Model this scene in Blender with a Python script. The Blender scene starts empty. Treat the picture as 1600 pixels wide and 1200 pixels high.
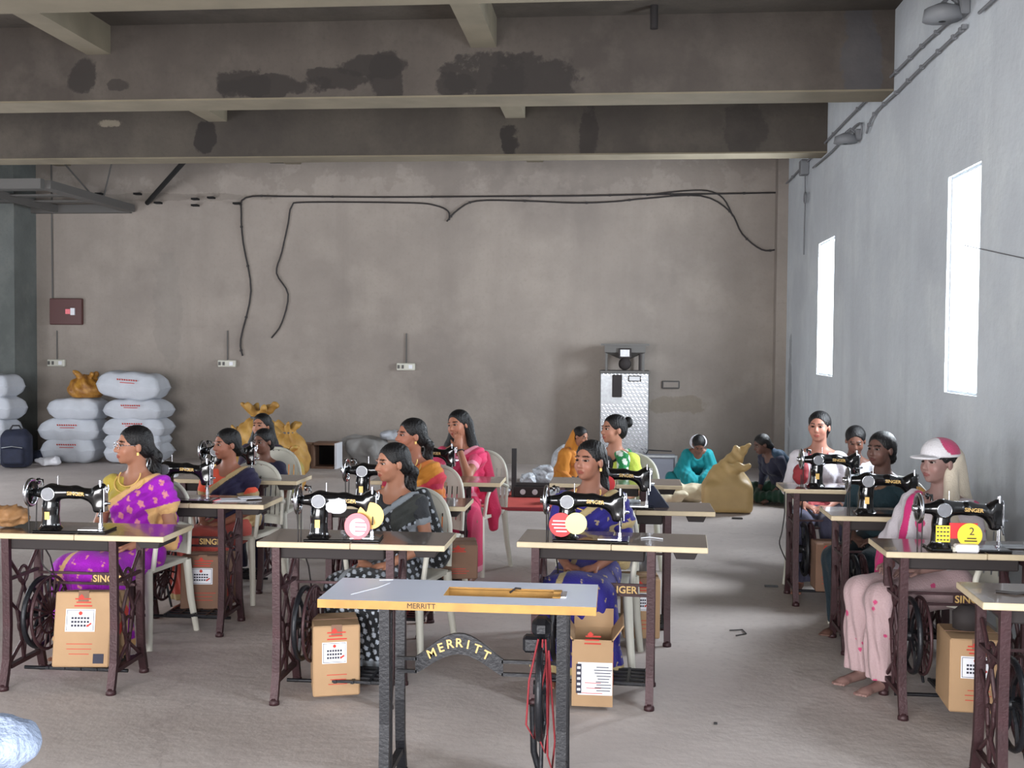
import bpy, math, random
import numpy as np
from mathutils import Matrix, Vector, Euler

random.seed(7); rng = np.random.default_rng(7)
S = bpy.context.scene
COL = S.collection
PI = math.pi

# ---------------------------------------------------------------- camera, sky, daylight, exposure
F, EYE = 1740.0, 1.65
cam = bpy.data.cameras.new('camera'); cam.sensor_width = 36; cam.lens = 36*F/1600
cam.clip_start = .05; cam.clip_end = 200
camo = bpy.data.objects.new('camera', cam); COL.objects.link(camo)
CR = Matrix.Rotation(math.radians(5.42), 3, 'Z') @ Matrix.Rotation(math.radians(90-1.95), 3, 'X') @ Matrix.Rotation(.0075, 3, 'Z')
camo.matrix_world = Matrix.Translation((0, 0, EYE)) @ CR.to_4x4()
S.camera = camo
S.view_settings.view_transform = 'Standard'; S.view_settings.look = 'None'
S.view_settings.gamma = 1; S.view_settings.use_curve_mapping = False
S.view_settings.exposure = 0.9

W = bpy.data.worlds.new('world'); S.world = W; W.use_nodes = True
bg = W.node_tree.nodes['Background']; bg.inputs[0].default_value = (.82, .91, 1, 1); bg.inputs[1].default_value = 2.6

def area(name, loc, rot, sx, sy, power, col=(1, 1, 1)):
    l = bpy.data.lights.new(name, 'AREA'); l.shape = 'RECTANGLE'; l.size = sx; l.size_y = sy
    l.energy = power; l.color = col
    o = bpy.data.objects.new(name, l); o.location = loc; o.rotation_euler = rot; COL.objects.link(o)
    return o
XR, XL, YB, YF, ZC = 2.25, -9.6, 15.5, -2.6, 4.45       # room shell
WZ0, WZ1 = 1.355, 2.83
RW = [(-1.9, -1.2), (2.6, 3.3), (7.25, 7.95), (12.0, 12.92)]       # windows of the right wall (y0, y1)
LW = [(-.6, .3), (4.2, 5.1)]
ADDED_LDOOR = (8.6, 11.8, 2.3)                                              # unseen left-wall opening, added to brighten the lower back wall
for i, (a, b) in enumerate(RW):                                    # daylight arriving at each opening
    area('window_daylight', (XR+.23, (a+b)/2, (WZ0+WZ1)/2), (0, PI/2, 0), WZ1-WZ0, b-a, 135 if a > 9 else 84 if a > 5 else 60, (.86, .93, 1))
for a, b in LW:
    area('window_daylight', (XL-.23, (a+b)/2, (WZ0+WZ1)/2), (0, -PI/2, 0), WZ1-WZ0, b-a, 60, (1, .97, .92))
area('unseen_doorway_daylight', (XL-.23, (ADDED_LDOOR[0]+ADDED_LDOOR[1])/2, ADDED_LDOOR[2]/2), (0, -PI/2, 0), ADDED_LDOOR[2], ADDED_LDOOR[1]-ADDED_LDOOR[0], 85, (.97, .96, 1))  # added lamp filling the unseen left opening
DOOR = (-5.8, 1.0, 2.5)                                           # open shutter doorway behind the photographer
area('unseen_doorway_daylight', ((DOOR[0]+DOOR[1])/2, YF-.3, DOOR[2]/2), (PI/2, 0, 0), DOOR[1]-DOOR[0], DOOR[2], 500, (1, .965, .95))

# ---------------------------------------------------------------- pixel -> place
def ray(px, py):
    return CR @ Vector(((px-800)/F, -(py-600)/F, -1))
def PY(px, py, Y):
    d = ray(px, py); t = Y/d.y
    return Vector((d.x*t, Y, EYE+d.z*t))
def PZ(px, py, z):
    d = ray(px, py); t = (z-EYE)/d.z
    return Vector((d.x*t, d.y*t, z))
def PXW(px, py, X):
    d = ray(px, py); t = X/d.x
    return Vector((X, d.y*t, EYE+d.z*t))

# ---------------------------------------------------------------- materials
def lin(c):
    return tuple(((v/255)/12.92 if v <= 10 else ((v/255+.055)/1.055)**2.4) for v in c)
def mat(name, rgb, rough=.7, metal=0, noise=0, nscale=8, bump=0, bscale=60, rgb2=None, coat=0, alpha=1, trans=0, spec=.5, detail=6):
    m = bpy.data.materials.new(name); m.use_nodes = True
    nt = m.node_tree; N = nt.nodes; L = nt.links; b = N['Principled BSDF']
    c = (*lin(rgb), 1); b.inputs['Base Color'].default_value = c
    b.inputs['Roughness'].default_value = rough; b.inputs['Metallic'].default_value = metal
    b.inputs['Coat Weight'].default_value = coat; b.inputs['Alpha'].default_value = alpha
    b.inputs['Transmission Weight'].default_value = trans
    b.inputs['Specular IOR Level'].default_value = spec
    if noise or rgb2:
        tc = N.new('ShaderNodeTexCoord'); n = N.new('ShaderNodeTexNoise'); n.inputs['Scale'].default_value = nscale
        n.inputs['Detail'].default_value = detail
        L.new(tc.outputs['Object'], n.inputs['Vector'])
        r = N.new('ShaderNodeMapRange'); r.inputs[1].default_value = .3; r.inputs[2].default_value = .7
        L.new(n.outputs['Fac'], r.inputs[0])
        mx = N.new('ShaderNodeMix'); mx.data_type = 'RGBA'
        c2 = (*lin(rgb2), 1) if rgb2 else (*[v*(1-noise) for v in c[:3]], 1)
        mx.inputs[6].default_value = c; mx.inputs[7].default_value = c2
        L.new(r.outputs[0], mx.inputs[0]); L.new(mx.outputs[2], b.inputs['Base Color'])
    if bump:
        tc = N.new('ShaderNodeTexCoord'); n = N.new('ShaderNodeTexNoise'); n.inputs['Scale'].default_value = bscale
        L.new(tc.outputs['Object'], n.inputs['Vector'])
        bp = N.new('ShaderNodeBump'); bp.inputs['Strength'].default_value = bump; bp.inputs['Distance'].default_value = .01
        L.new(n.outputs['Fac'], bp.inputs['Height']); L.new(bp.outputs[0], b.inputs['Normal'])
    return m
def colmat(name, rough=.8, bump=.15, bscale=300, sss=0, sheen=0, spec=.3):
    m = mat(name, (128, 128, 128), rough, bump=bump, bscale=bscale, spec=spec)
    N = m.node_tree.nodes; a = N.new('ShaderNodeAttribute'); a.attribute_name = 'Col'
    m.node_tree.links.new(a.outputs['Color'], N['Principled BSDF'].inputs['Base Color'])
    N['Principled BSDF'].inputs['Sheen Weight'].default_value = sheen
    return m

def surface(name, base, dark, light, scale=.6, blobs=(), streak=0, blobcol=(70, 66, 62), fine=.12, rough=.9, axes='xz', cracks=0, spec=.25):
    """plaster / concrete: cloudy colour, streaks and a list of stain or painted-shade blobs (c1, c2, r1, r2[, strength]) in object space"""
    m = bpy.data.materials.new(name); m.use_nodes = True
    nt = m.node_tree; N = nt.nodes; L = nt.links; b = N['Principled BSDF']
    b.inputs['Roughness'].default_value = rough; b.inputs['Specular IOR Level'].default_value = spec
    tc = N.new('ShaderNodeTexCoord')
    def noise(sc, det=6, vec=None, rgh=.6):
        n = N.new('ShaderNodeTexNoise'); n.inputs['Scale'].default_value = sc; n.inputs['Detail'].default_value = det
        n.inputs['Roughness'].default_value = rgh
        L.new(vec or tc.outputs['Object'], n.inputs['Vector']); return n
    def mixc(fac, a, c, amt=None):
        mx = N.new('ShaderNodeMix'); mx.data_type = 'RGBA'
        if isinstance(fac, float): mx.inputs[0].default_value = fac
        else: L.new(fac, mx.inputs[0])
        for sock, v in ((6, a), (7, c)):
            if isinstance(v, tuple): mx.inputs[sock].default_value = (*lin(v), 1)
            else: L.new(v, mx.inputs[sock])
        return mx.outputs[2]
    def rng_(x, a, b_, c=0., d=1.):
        r = N.new('ShaderNodeMapRange'); L.new(x, r.inputs[0])
        for k, v in zip((1, 2, 3, 4), (a, b_, c, d)): r.inputs[k].default_value = v
        return r.outputs[0]
    n1 = noise(scale); col = mixc(rng_(n1.outputs['Fac'], .35, .65), base, dark)
    n2 = noise(scale*2.7, 8); col = mixc(rng_(n2.outputs['Fac'], .5, .72, 0, .6), col, light)
    n3 = noise(22, 4); col = mixc(rng_(n3.outputs['Fac'], .52, .75, 0, fine*3), col, dark)
    if streak:
        mp = N.new('ShaderNodeMapping'); mp.inputs['Scale'].default_value = (2.2, 2.2, .16)
        L.new(tc.outputs['Object'], mp.inputs[0])
        n4 = noise(1.3, 5, mp.outputs[0]); col = mixc(rng_(n4.outputs['Fac'], .5, .7, 0, streak), col, dark)
    if cracks:
        v = N.new('ShaderNodeTexVoronoi'); v.feature = 'DISTANCE_TO_EDGE'; v.inputs['Scale'].default_value = .38
        nn = noise(2.5, 5); mp = N.new('ShaderNodeVectorMath'); mp.operation = 'MULTIPLY_ADD'
        mp.inputs[1].default_value = (.5, .5, .5)
        L.new(nn.outputs['Color'], mp.inputs[0]); L.new(tc.outputs['Object'], mp.inputs[2]); L.new(mp.outputs[0], v.inputs['Vector'])
        col = mixc(rng_(v.outputs['Distance'], .001, .006, cracks, 0.), col, dark)
    if blobs:
        sep = N.new('ShaderNodeSeparateXYZ'); nn = noise(2.2, 8, None, .65)
        L.new(tc.outputs['Object'], sep.inputs[0])
        o = {'x': 0, 'y': 1, 'z': 2}
        for bl in blobs:
            c1, c2, r1, r2 = bl[:4]; st = bl[4] if len(bl) > 4 else .9; cc = bl[5] if len(bl) > 5 else blobcol
            acc = None
            for ax, c, r in ((axes[0], c1, r1), (axes[1], c2, r2)):
                s = N.new('ShaderNodeMath'); s.operation = 'SUBTRACT'; L.new(sep.outputs[o[ax]], s.inputs[0]); s.inputs[1].default_value = c
                d = N.new('ShaderNodeMath'); d.operation = 'DIVIDE'; L.new(s.outputs[0], d.inputs[0]); d.inputs[1].default_value = r
                p = N.new('ShaderNodeMath'); p.operation = 'POWER'; p.inputs[1].default_value = 2.4
                ab = N.new('ShaderNodeMath'); ab.operation = 'ABSOLUTE'; L.new(d.outputs[0], ab.inputs[0]); L.new(ab.outputs[0], p.inputs[0])
                if acc is None: acc = p.outputs[0]
                else:
                    a = N.new('ShaderNodeMath'); a.operation = 'ADD'; L.new(acc, a.inputs[0]); L.new(p.outputs[0], a.inputs[1]); acc = a.outputs[0]
            m2 = N.new('ShaderNodeMath'); m2.operation = 'MULTIPLY_ADD'; L.new(nn.outputs['Fac'], m2.inputs[0]); m2.inputs[1].default_value = 5.5
            L.new(acc, m2.inputs[2])
            col = mixc(rng_(m2.outputs[0], 3.45, 3.75, st, 0.), col, cc)
    L.new(col, b.inputs['Base Color'])
    nb = noise(14, 8); bp = N.new('ShaderNodeBump'); bp.inputs['Strength'].default_value = .25; bp.inputs['Distance'].default_value = .02
    L.new(nb.outputs['Fac'], bp.inputs['Height']); L.new(bp.outputs[0], b.inputs['Normal'])
    return m

M = dict(
    iron=mat('cast_iron_maroon', (66, 40, 44), .5, .3, bump=.2, bscale=90, noise=.4),
    iron_black=mat('cast_iron_black', (26, 27, 32), .42, .3, bump=.15, bscale=90),
    japan=mat('black_enamel', (10, 10, 12), .18, 0, coat=.5),
    chrome=mat('chrome', (205, 208, 215), .18, 1),
    steel=mat('dull_steel', (165, 168, 172), .38, .8, noise=.2, nscale=30),
    disc=mat('grey_cover', (120, 122, 128), .45, .2, noise=.2, nscale=40),
    gold=mat('gold_paint', (214, 176, 100), .45, .2),
    gold_text=mat('gold_lettering', (205, 170, 105), .5, .1),
    top=mat('brown_laminate', (112, 97, 86), .16, 0, rgb2=(88, 74, 66), nscale=3, coat=.3),
    edge=mat('cream_wood_edge', (196, 180, 150), .6, noise=.15, nscale=20),
    under=mat('dark_underside', (40, 34, 34), .8),
    laminate=mat('pale_grey_laminate', (208, 214, 230), .3, noise=.05, nscale=4),
    ochre=mat('ochre_wood_edge', (178, 132, 62), .6, noise=.3, nscale=14),
    card=mat('cardboard', (170, 138, 104), .85, noise=.15, nscale=5, bump=.1, bscale=30),
    card2=mat('dark_cardboard', (128, 98, 80), .85, noise=.2, nscale=5),
    paper=mat('white_paper', (225, 226, 232), .7),
    ink=mat('black_print', (45, 45, 60), .8),
    redink=mat('red_print', (190, 60, 50), .8),
    plastic=mat('cream_plastic', (200, 198, 186), .45, noise=.06, nscale=5),
    plastic_grey=mat('grey_plastic', (140, 146, 150), .4),
    sack=mat('white_woven_sack', (186, 190, 198), .6, noise=.15, nscale=5, bump=.5, bscale=14),
    sack_y=mat('ochre_sack', (190, 150, 78), .6, rgb2=(150, 108, 48), nscale=7, bump=.6, bscale=16),
    sack_g=mat('golden_sack', (172, 124, 48), .5, rgb2=(120, 74, 24), nscale=12, bump=.9, bscale=25),
    film=mat('clear_film', (205, 210, 218), .25, 0, noise=.3, nscale=30, bump=1, bscale=40, spec=.8),
    black=mat('matt_black', (22, 22, 26), .5),
    dark=mat('dark_cavity', (14, 13, 14), .9),
    cable=mat('cable_black', (38, 34, 34), .6),
    cable_g=mat('cable_grey', (88, 86, 84), .6), cable_w=mat('wall_grey_metal', (112, 114, 118), .6), rib=mat('pale_concrete', (124, 115, 97), .9, noise=.25, nscale=3),
    brown=mat('brown_board', (84, 48, 46), .5),
    red=mat('red_card', (205, 45, 50), .5),
    yellow=mat('yellow_card', (230, 205, 60), .5),
    lemon=mat('lemon_card', (238, 236, 150), .5),
    pink=mat('pink_card', (240, 120, 130), .5),
    white=mat('white_glossy', (235, 235, 240), .3),
    redcloth=mat('red_cloth', (205, 84, 76), .85, noise=.15, nscale=6, bump=.6, bscale=6),
    maroon=mat('maroon_edge', (130, 36, 44), .8),
    cream=mat('cream_cloth', (205, 192, 165), .85, noise=.15, nscale=9, bump=.8, bscale=12),
    orange=mat('orange_cloth', (214, 128, 60), .85, bump=.6, bscale=12),
    kraft=mat('brown_kraft_paper', (148, 108, 68), .7, noise=.3, nscale=12, bump=.8, bscale=18),
    navy=mat('navy_fabric', (28, 34, 56), .8, noise=.4, nscale=12, bump=.6, bscale=20),
    skinm=colmat('skin', .5, .05, 80, spec=.35), cloth=colmat('fabric', .75, .35, 120, sheen=.1), hairm=mat('black_hair', (11, 10, 12), .42, bump=.5, bscale=180, spec=.35),
)

# ---------------------------------------------------------------- mesh building
class MB:
    def __init__(s): s.v = []; s.f = []; s.m = []; s.sm = []
    def add(s, vs, fs, mi=0, smooth=False):
        k = len(s.v); s.v += [tuple(v) for v in vs]
        for f in fs: s.f.append(tuple(i+k for i in f)); s.m.append(mi); s.sm.append(smooth)
        return s
    def box(s, c, d, mi=0, R=None, bev=0, taper=1):
        x, y, z = (v/2 for v in d); t = taper
        vs = [Vector((sx*x*(t if sz > 0 else 1), sy*y*(t if sz > 0 else 1), sz*z)) for sz in (-1, 1) for sy in (-1, 1) for sx in (-1, 1)]
        if bev:
            b = min(bev, x*.9, y*.9, z*.9); vs = []
            idx = {}
            fs = []
            for sz in (-1, 1):
                for sy in (-1, 1):
                    for sx in (-1, 1):
                        idx[(sx, sy, sz)] = len(vs)
                        vs += [Vector((sx*x, sy*(y-b), sz*(z-b))), Vector((sx*(x-b), sy*y, sz*(z-b))), Vector((sx*(x-b), sy*(y-b), sz*z))]
            I = lambda a, b_, c_, k: idx[(a, b_, c_)]+k
            for q in (-1, 1):
                fs.append([I(q, -1, -1, 0), I(q, q, -1, 0) if 0 else I(q, 1, -1, 0), I(q, 1, 1, 0), I(q, -1, 1, 0)][::q])
                fs.append([I(-1, q, -1, 1), I(1, q, -1, 1), I(1, q, 1, 1), I(-1, q, 1, 1)][::-q])
                fs.append([I(-1, -1, q, 2), I(1, -1, q, 2), I(1, 1, q, 2), I(-1, 1, q, 2)][::q])
            for a in (-1, 1):
                for c_ in (-1, 1):
                    fs.append([I(a, c_, -1, 0), I(a, c_, 1, 0), I(a, c_, 1, 1), I(a, c_, -1, 1)][::-a*c_])
                    fs.append([I(a, -1, c_, 0), I(a, 1, c_, 0), I(a, 1, c_, 2), I(a, -1, c_, 2)][::a*c_])
                    fs.append([I(-1, a, c_, 1), I(1, a, c_, 1), I(1, a, c_, 2), I(-1, a, c_, 2)][::-a*c_])
                    for e in (-1, 1): fs.append([I(a, c_, e, 0), I(a, c_, e, 1), I(a, c_, e, 2)][::a*c_*e])
        else:
            fs = [(0, 2, 3, 1), (4, 5, 7, 6), (0, 1, 5, 4), (2, 6, 7, 3), (0, 4, 6, 2), (1, 3, 7, 5)]
        if R is not None: vs = [R @ v for v in vs]
        c = Vector(c); return s.add([v+c for v in vs], fs, mi)
    def tube(s, pts, r, n=8, mi=0, smooth=True, closed=False):
        pts = [Vector(p) for p in pts]; rs = r if isinstance(r, (list, tuple)) else [r]*len(pts)
        vs = []; fs = []; up = None; L = len(pts)
        for i, p in enumerate(pts):
            if closed: t = pts[(i+1) % L]-pts[i-1]
            else: t = pts[min(i+1, L-1)]-pts[max(i-1, 0)]
            t = t.normalized() if t.length > 1e-9 else Vector((0, 0, 1))
            if up is None: up = Vector((0, 0, 1)) if abs(t.z) < .9 else Vector((1, 0, 0))
            a = t.cross(up).normalized(); up = a.cross(t).normalized()
            for k in range(n):
                an = 2*PI*(k+.5)/n; vs.append(p+(a*math.cos(an)+up*math.sin(an))*rs[i])
        for i in range(L if closed else L-1):
            j = (i+1) % L
            for k in range(n): fs.append((i*n+k, i*n+(k+1) % n, j*n+(k+1) % n, j*n+k))
        s.add(vs, fs, mi, smooth)
        if not closed: s.add(vs[:n][::-1], [tuple(range(n))], mi); s.add(vs[-n:], [tuple(range(n))], mi)
        return s
    def bar(s, pts, w, h, mi=0):      # rectangular section sweep: w along x, h in the sweep plane
        pts = [Vector(p) for p in pts]; vs = []; L = len(pts)
        for i, p in enumerate(pts):
            t = (pts[min(i+1, L-1)]-pts[max(i-1, 0)]).normalized(); n = Vector((1, 0, 0)).cross(t).normalized()
            for a, b in ((-1, -1), (1, -1), (1, 1), (-1, 1)): vs.append(p+Vector((a*w/2, 0, 0))+n*b*h/2)
        fs = [(3, 2, 1, 0), tuple(4*(L-1)+k for k in range(4))]
        for i in range(L-1):
            for k in range(4): fs.append((4*i+k, 4*i+(k+1) % 4, 4*i+4+(k+1) % 4, 4*i+4+k))
        return s.add(vs, fs, mi)
    def lathe(s, prof, c=(0, 0, 0), axis='z', n=24, mi=0, smooth=True):
        vs = []; fs = []; c = Vector(c)
        for r, h in prof:
            for k in range(n):
                a = 2*PI*k/n; x, y = r*math.cos(a), r*math.sin(a)
                v = {'z': (x, y, h), 'x': (h, x, y), 'y': (y, h, x)}[axis]; vs.append(c+Vector(v))
        for i in range(len(prof)-1):
            for k in range(n): fs.append((i*n+k, i*n+(k+1) % n, (i+1)*n+(k+1) % n, (i+1)*n+k))
        return s.add(vs, fs, mi, smooth)
    def disc(s, c, r, t, axis='y', n=28, mi=0):
        return s.lathe([(1e-4, -t/2), (r, -t/2), (r, t/2), (1e-4, t/2)], c, axis, n, mi, False)
    def ring(s, c, R, r, axis='x', n=36, m=8, mi=0):
        pts = []
        for k in range(n):
            a = 2*PI*k/n; x, y = R*math.cos(a), R*math.sin(a)
            pts.append(Vector(c)+Vector({'x': (0, x, y), 'y': (x, 0, y), 'z': (x, y, 0)}[axis]))
        L = len(pts); vs = []; fs = []
        ax = Vector({'x': (1, 0, 0), 'y': (0, 1, 0), 'z': (0, 0, 1)}[axis])
        for p in pts:
            d = (p-Vector(c)).normalized()
            for k in range(m): an = 2*PI*k/m; vs.append(p+(d*math.cos(an)+ax*math.sin(an))*r)
        for i in range(L):
            j = (i+1) % L
            for k in range(m): fs.append((i*m+k, i*m+(k+1) % m, j*m+(k+1) % m, j*m+k))
        return s.add(vs, fs, mi, True)
    def grid(s, fn, nu, nv, mi=0, wrap=False, smooth=True):
        vs = [fn(i/(nu-1), j/(nv-1)) for j in range(nv) for i in range(nu)]
        fs = [(j*nu+i, j*nu+i+1, (j+1)*nu+i+1, (j+1)*nu+i) for j in range(nv-1) for i in range(nu-1)]
        return s.add(vs, fs, mi, smooth)
    def build(s, name, mats, parent=None, loc=None, rot=None, label=None):
        me = bpy.data.meshes.new(name); me.from_pydata([tuple(v) for v in s.v], [], s.f)
        for m in (mats if isinstance(mats, (list, tuple)) else [mats]): me.materials.append(M[m] if isinstance(m, str) else m)
        me.polygons.foreach_set('material_index', s.m); me.polygons.foreach_set('use_smooth', s.sm); me.update()
        return link(me, name, parent, loc, rot, label)
def link(me, name, parent=None, loc=None, rot=None, label=None):
    o = bpy.data.objects.new(name, me); COL.objects.link(o)
    if parent is not None: o.parent = parent
    if loc is not None: o.location = loc
    if rot is not None: o.rotation_euler = rot
    if label: o['label'] = label
    return o
def tag(o, label, cat, group=None, kind=None):
    if label: o['label'] = label
    if cat: o['category'] = cat
    if group: o['group'] = group
    if kind: o['kind'] = kind
    return o
def thing(name, label, cat, loc=(0, 0, 0), rz=0, group=None):
    o = bpy.data.objects.new(name, None); o.empty_display_size = .1; COL.objects.link(o)
    o.location = loc; o.rotation_euler = (0, 0, rz); return tag(o, label, cat, group)
def struct(o, label=None):
    o['kind'] = 'structure'
    if label: o['label'] = label
    return o
def kids(o): return [c for c in bpy.data.objects if c.parent == o]
def dup(root, loc, rz, label, group=None, rot=None):
    def cp(o, p):
        c = o.copy(); COL.objects.link(c)
        if p is not None: c.parent = p; c.matrix_parent_inverse = o.matrix_parent_inverse
        for ch in CH.get(o.name) or kids(o): cp(ch, c)
        return c
    c = cp(root, None); c.location = loc; c.rotation_euler = rot or (0, 0, rz); c['label'] = label
    if group: c['group'] = group
    return c
CH = {}
def text_mesh(txt, size, depth=.002, bold=.0):
    cu = bpy.data.curves.new('text', 'FONT'); cu.body = txt; cu.size = size; cu.extrude = depth; cu.offset = bold
    cu.align_x = 'CENTER'; cu.align_y = 'CENTER'; cu.resolution_u = 3
    o = bpy.data.objects.new('text', cu); COL.objects.link(o)
    me = bpy.data.meshes.new_from_object(o.evaluated_get(bpy.context.evaluated_depsgraph_get()))
    bpy.data.objects.remove(o); return me
def text(txt, size, m, name, parent=None, loc=(0, 0, 0), rot=(PI/2, 0, 0), bold=0, depth=.001, label=None):
    me = text_mesh(txt, size, depth, bold); me.materials.clear(); me.materials.append(M[m])
    return link(me, name, parent, loc, rot, label)

# ---------------------------------------------------------------- implicit surfaces (for bodies, clothes, cast machine bodies, sacks)
class Field:
    def __init__(s, lo, hi, h):
        s.lo = np.array(lo, float); s.h = h
        n = np.ceil((np.array(hi)-s.lo)/h).astype(int)+1
        s.ax = [s.lo[i]+h*np.arange(n[i]) for i in range(3)]
        s.D = np.full(n, 1., np.float32)
    def sub(s, a, b):
        i0 = np.maximum(0, np.floor((np.array(a)-s.lo)/s.h).astype(int)); i1 = np.minimum(s.D.shape, np.ceil((np.array(b)-s.lo)/s.h).astype(int)+1)
        if (i1 <= i0).any(): return None
        sl = tuple(slice(a_, b_) for a_, b_ in zip(i0, i1))
        P = [s.ax[0][sl[0]][:, None, None].astype(np.float32), s.ax[1][sl[1]][None, :, None].astype(np.float32), s.ax[2][sl[2]][None, None, :].astype(np.float32)]
        return sl, P
    def put(s, sl, d, k, op):
        A = s.D[sl]
        if op == 'sub': d = -d; A2 = -A
        else: A2 = A
        if k > 0:
            hh = np.clip(.5+.5*(A2-d)/k, 0, 1); r = A2*(1-hh)+d*hh-k*hh*(1-hh)
        else: r = np.minimum(A2, d)
        if op == 'sub':
            d_ = -d
            if k > 0:
                hh = np.clip(.5-.5*(A+d_)/k, 0, 1); r = A*(1-hh)+(-d_)*hh+k*hh*(1-hh)
            else: r = np.maximum(A, -d_)
            s.D[sl] = r
        else: s.D[sl] = r
    def cap(s, a, b, ra, rb=None, k=.02, op='add'):
        rb = ra if rb is None else rb
        a = np.array(a, float); b = np.array(b, float); m = max(ra, rb)+k*1.5+3*s.h
        q = s.sub(np.minimum(a, b)-m, np.maximum(a, b)+m)
        if q is None: return s
        sl, P = q; ba = b-a; L = max(float(ba@ba), 1e-9)
        d = [P[i]-np.float32(a[i]) for i in range(3)]
        t = np.clip((d[0]*ba[0]+d[1]*ba[1]+d[2]*ba[2])/L, 0, 1)
        dist = np.sqrt((d[0]-t*ba[0])**2+(d[1]-t*ba[1])**2+(d[2]-t*ba[2])**2)-(ra+(rb-ra)*t)
        s.put(sl, dist.astype(np.float32), k, op); return s
    def ell(s, c, r, R=None, k=.02, op='add'):
        c = np.array(c, float); r = np.array(r, float)*np.ones(3); m = r.max()+k*1.5+3*s.h
        q = s.sub(c-m, c+m)
        if q is None: return s
        sl, P = q; d = [P[i]-np.float32(c[i]) for i in range(3)]
        if R is not None:
            R = np.array(R); d = [d[0]*R[0, i]+d[1]*R[1, i]+d[2]*R[2, i] for i in range(3)]
        k0 = np.sqrt((d[0]/r[0])**2+(d[1]/r[1])**2+(d[2]/r[2])**2)
        k1 = np.sqrt((d[0]/r[0]**2)**2+(d[1]/r[1]**2)**2+(d[2]/r[2]**2)**2)+1e-6
        s.put(sl, (k0*(k0-1)/k1).astype(np.float32), k, op); return s
    def box(s, c, hs, rd=.01, R=None, k=.01, op='add'):
        c = np.array(c, float); hs = np.array(hs, float); m = np.linalg.norm(hs)+k*1.5+3*s.h
        q = s.sub(c-m, c+m)
        if q is None: return s
        sl, P = q; d = [P[i]-np.float32(c[i]) for i in range(3)]
        if R is not None:
            R = np.array(R); d = [d[0]*R[0, i]+d[1]*R[1, i]+d[2]*R[2, i] for i in range(3)]
        g = [np.abs(d[i])-(hs[i]-rd) for i in range(3)]
        o = np.sqrt(np.maximum(g[0], 0)**2+np.maximum(g[1], 0)**2+np.maximum(g[2], 0)**2)+np.minimum(np.maximum(g[0], np.maximum(g[1], g[2])), 0)-rd
        s.put(sl, o.astype(np.float32), k, op); return s
    def pts(s):
        return s.ax[0][:, None, None], s.ax[1][None, :, None], s.ax[2][None, None, :]
    def mesh(s):
        D = s.D; D[0] = D[-1] = 1; D[:, 0] = D[:, -1] = 1; D[:, :, 0] = D[:, :, -1] = 1
        I = D < 0
        c = np.zeros(tuple(n-1 for n in D.shape), np.int8)
        offs = [(a, b, e) for a in (0, 1) for b in (0, 1) for e in (0, 1)]
        nx, ny, nz = D.shape
        for a, b, e in offs: c += I[a:nx-1+a, b:ny-1+b, e:nz-1+e]
        act = (c > 0) & (c < 8); idx = np.argwhere(act); N = len(idx)
        vid = np.full(c.shape, -1, np.int32); vid[act] = np.arange(N)
        acc = np.zeros((N, 3)); cnt = np.zeros(N)
        val = {o: D[idx[:, 0]+o[0], idx[:, 1]+o[1], idx[:, 2]+o[2]] for o in offs}
        for o in offs:
            for ax in range(3):
                if o[ax]: continue
                p = list(o); p[ax] = 1; p = tuple(p); va, vb = val[o], val[p]
                m = (va < 0) != (vb < 0); t = va[m]/(va[m]-vb[m])
                q = np.tile(np.array(o, float), (m.sum(), 1)); q[:, ax] = t
                acc[m] += q; cnt[m] += 1
        V = (idx+acc/cnt[:, None])*s.h+s.lo
        Q = []
        for ax in range(3):
            a, b = [(1, 2), (2, 0), (0, 1)][ax]
            sl0 = [slice(None)]*3; sl1 = [slice(None)]*3; sl0[ax] = slice(0, -1); sl1[ax] = slice(1, None)
            cr = I[tuple(sl0)] != I[tuple(sl1)]; e = np.argwhere(cr)
            if not len(e): continue
            e = e[(e[:, a] > 0) & (e[:, b] > 0) & (e[:, a] < D.shape[a]-1) & (e[:, b] < D.shape[b]-1)]
            f = I[tuple(e.T)]
            def g(da, db):
                q = e.copy(); q[:, a] -= da; q[:, b] -= db; return vid[tuple(q.T)]
            q = np.stack([g(1, 1), g(0, 1), g(0, 0), g(1, 0)], 1)
            q[~f] = q[~f][:, ::-1]; Q.append(q)
        return V, np.concatenate(Q)
def sdf_obj(fld, name, m, parent=None, color=None, xform=None, label=None, relax=1, VQ=None):
    V, Q = VQ or fld.mesh()
    if len(V) == 0: return None
    for _ in range(relax):       # light smoothing
        A = np.zeros_like(V); c = np.zeros(len(V))
        for i in range(4):
            for j in (1, 3):
                np.add.at(A, Q[:, i], V[Q[:, (i+j) % 4]]); np.add.at(c, Q[:, i], 1)
        V = V*.6+.4*A/np.maximum(c, 1)[:, None]
    me = bpy.data.meshes.new(name); nv, nq = len(V), len(Q)
    W_ = V if xform is None else xform(V)
    me.vertices.add(nv); me.vertices.foreach_set('co', np.ascontiguousarray(W_, dtype=np.float32).ravel())
    me.loops.add(nq*4); me.loops.foreach_set('vertex_index', Q.astype(np.int32).ravel())
    me.polygons.add(nq); me.polygons.foreach_set('loop_start', np.arange(0, nq*4, 4, dtype=np.int32))
    me.polygons.foreach_set('use_smooth', np.ones(nq, bool))
    me.update(calc_edges=True)
    if color is not None:
        a = me.color_attributes.new('Col', 'FLOAT_COLOR', 'POINT'); C = np.ones((nv, 4), np.float32); C[:, :3] = color(V)
        a.data.foreach_set('color', C.ravel())
    me.materials.append(M[m] if isinstance(m, str) else m)
    return link(me, name, parent, label=label)

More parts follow.
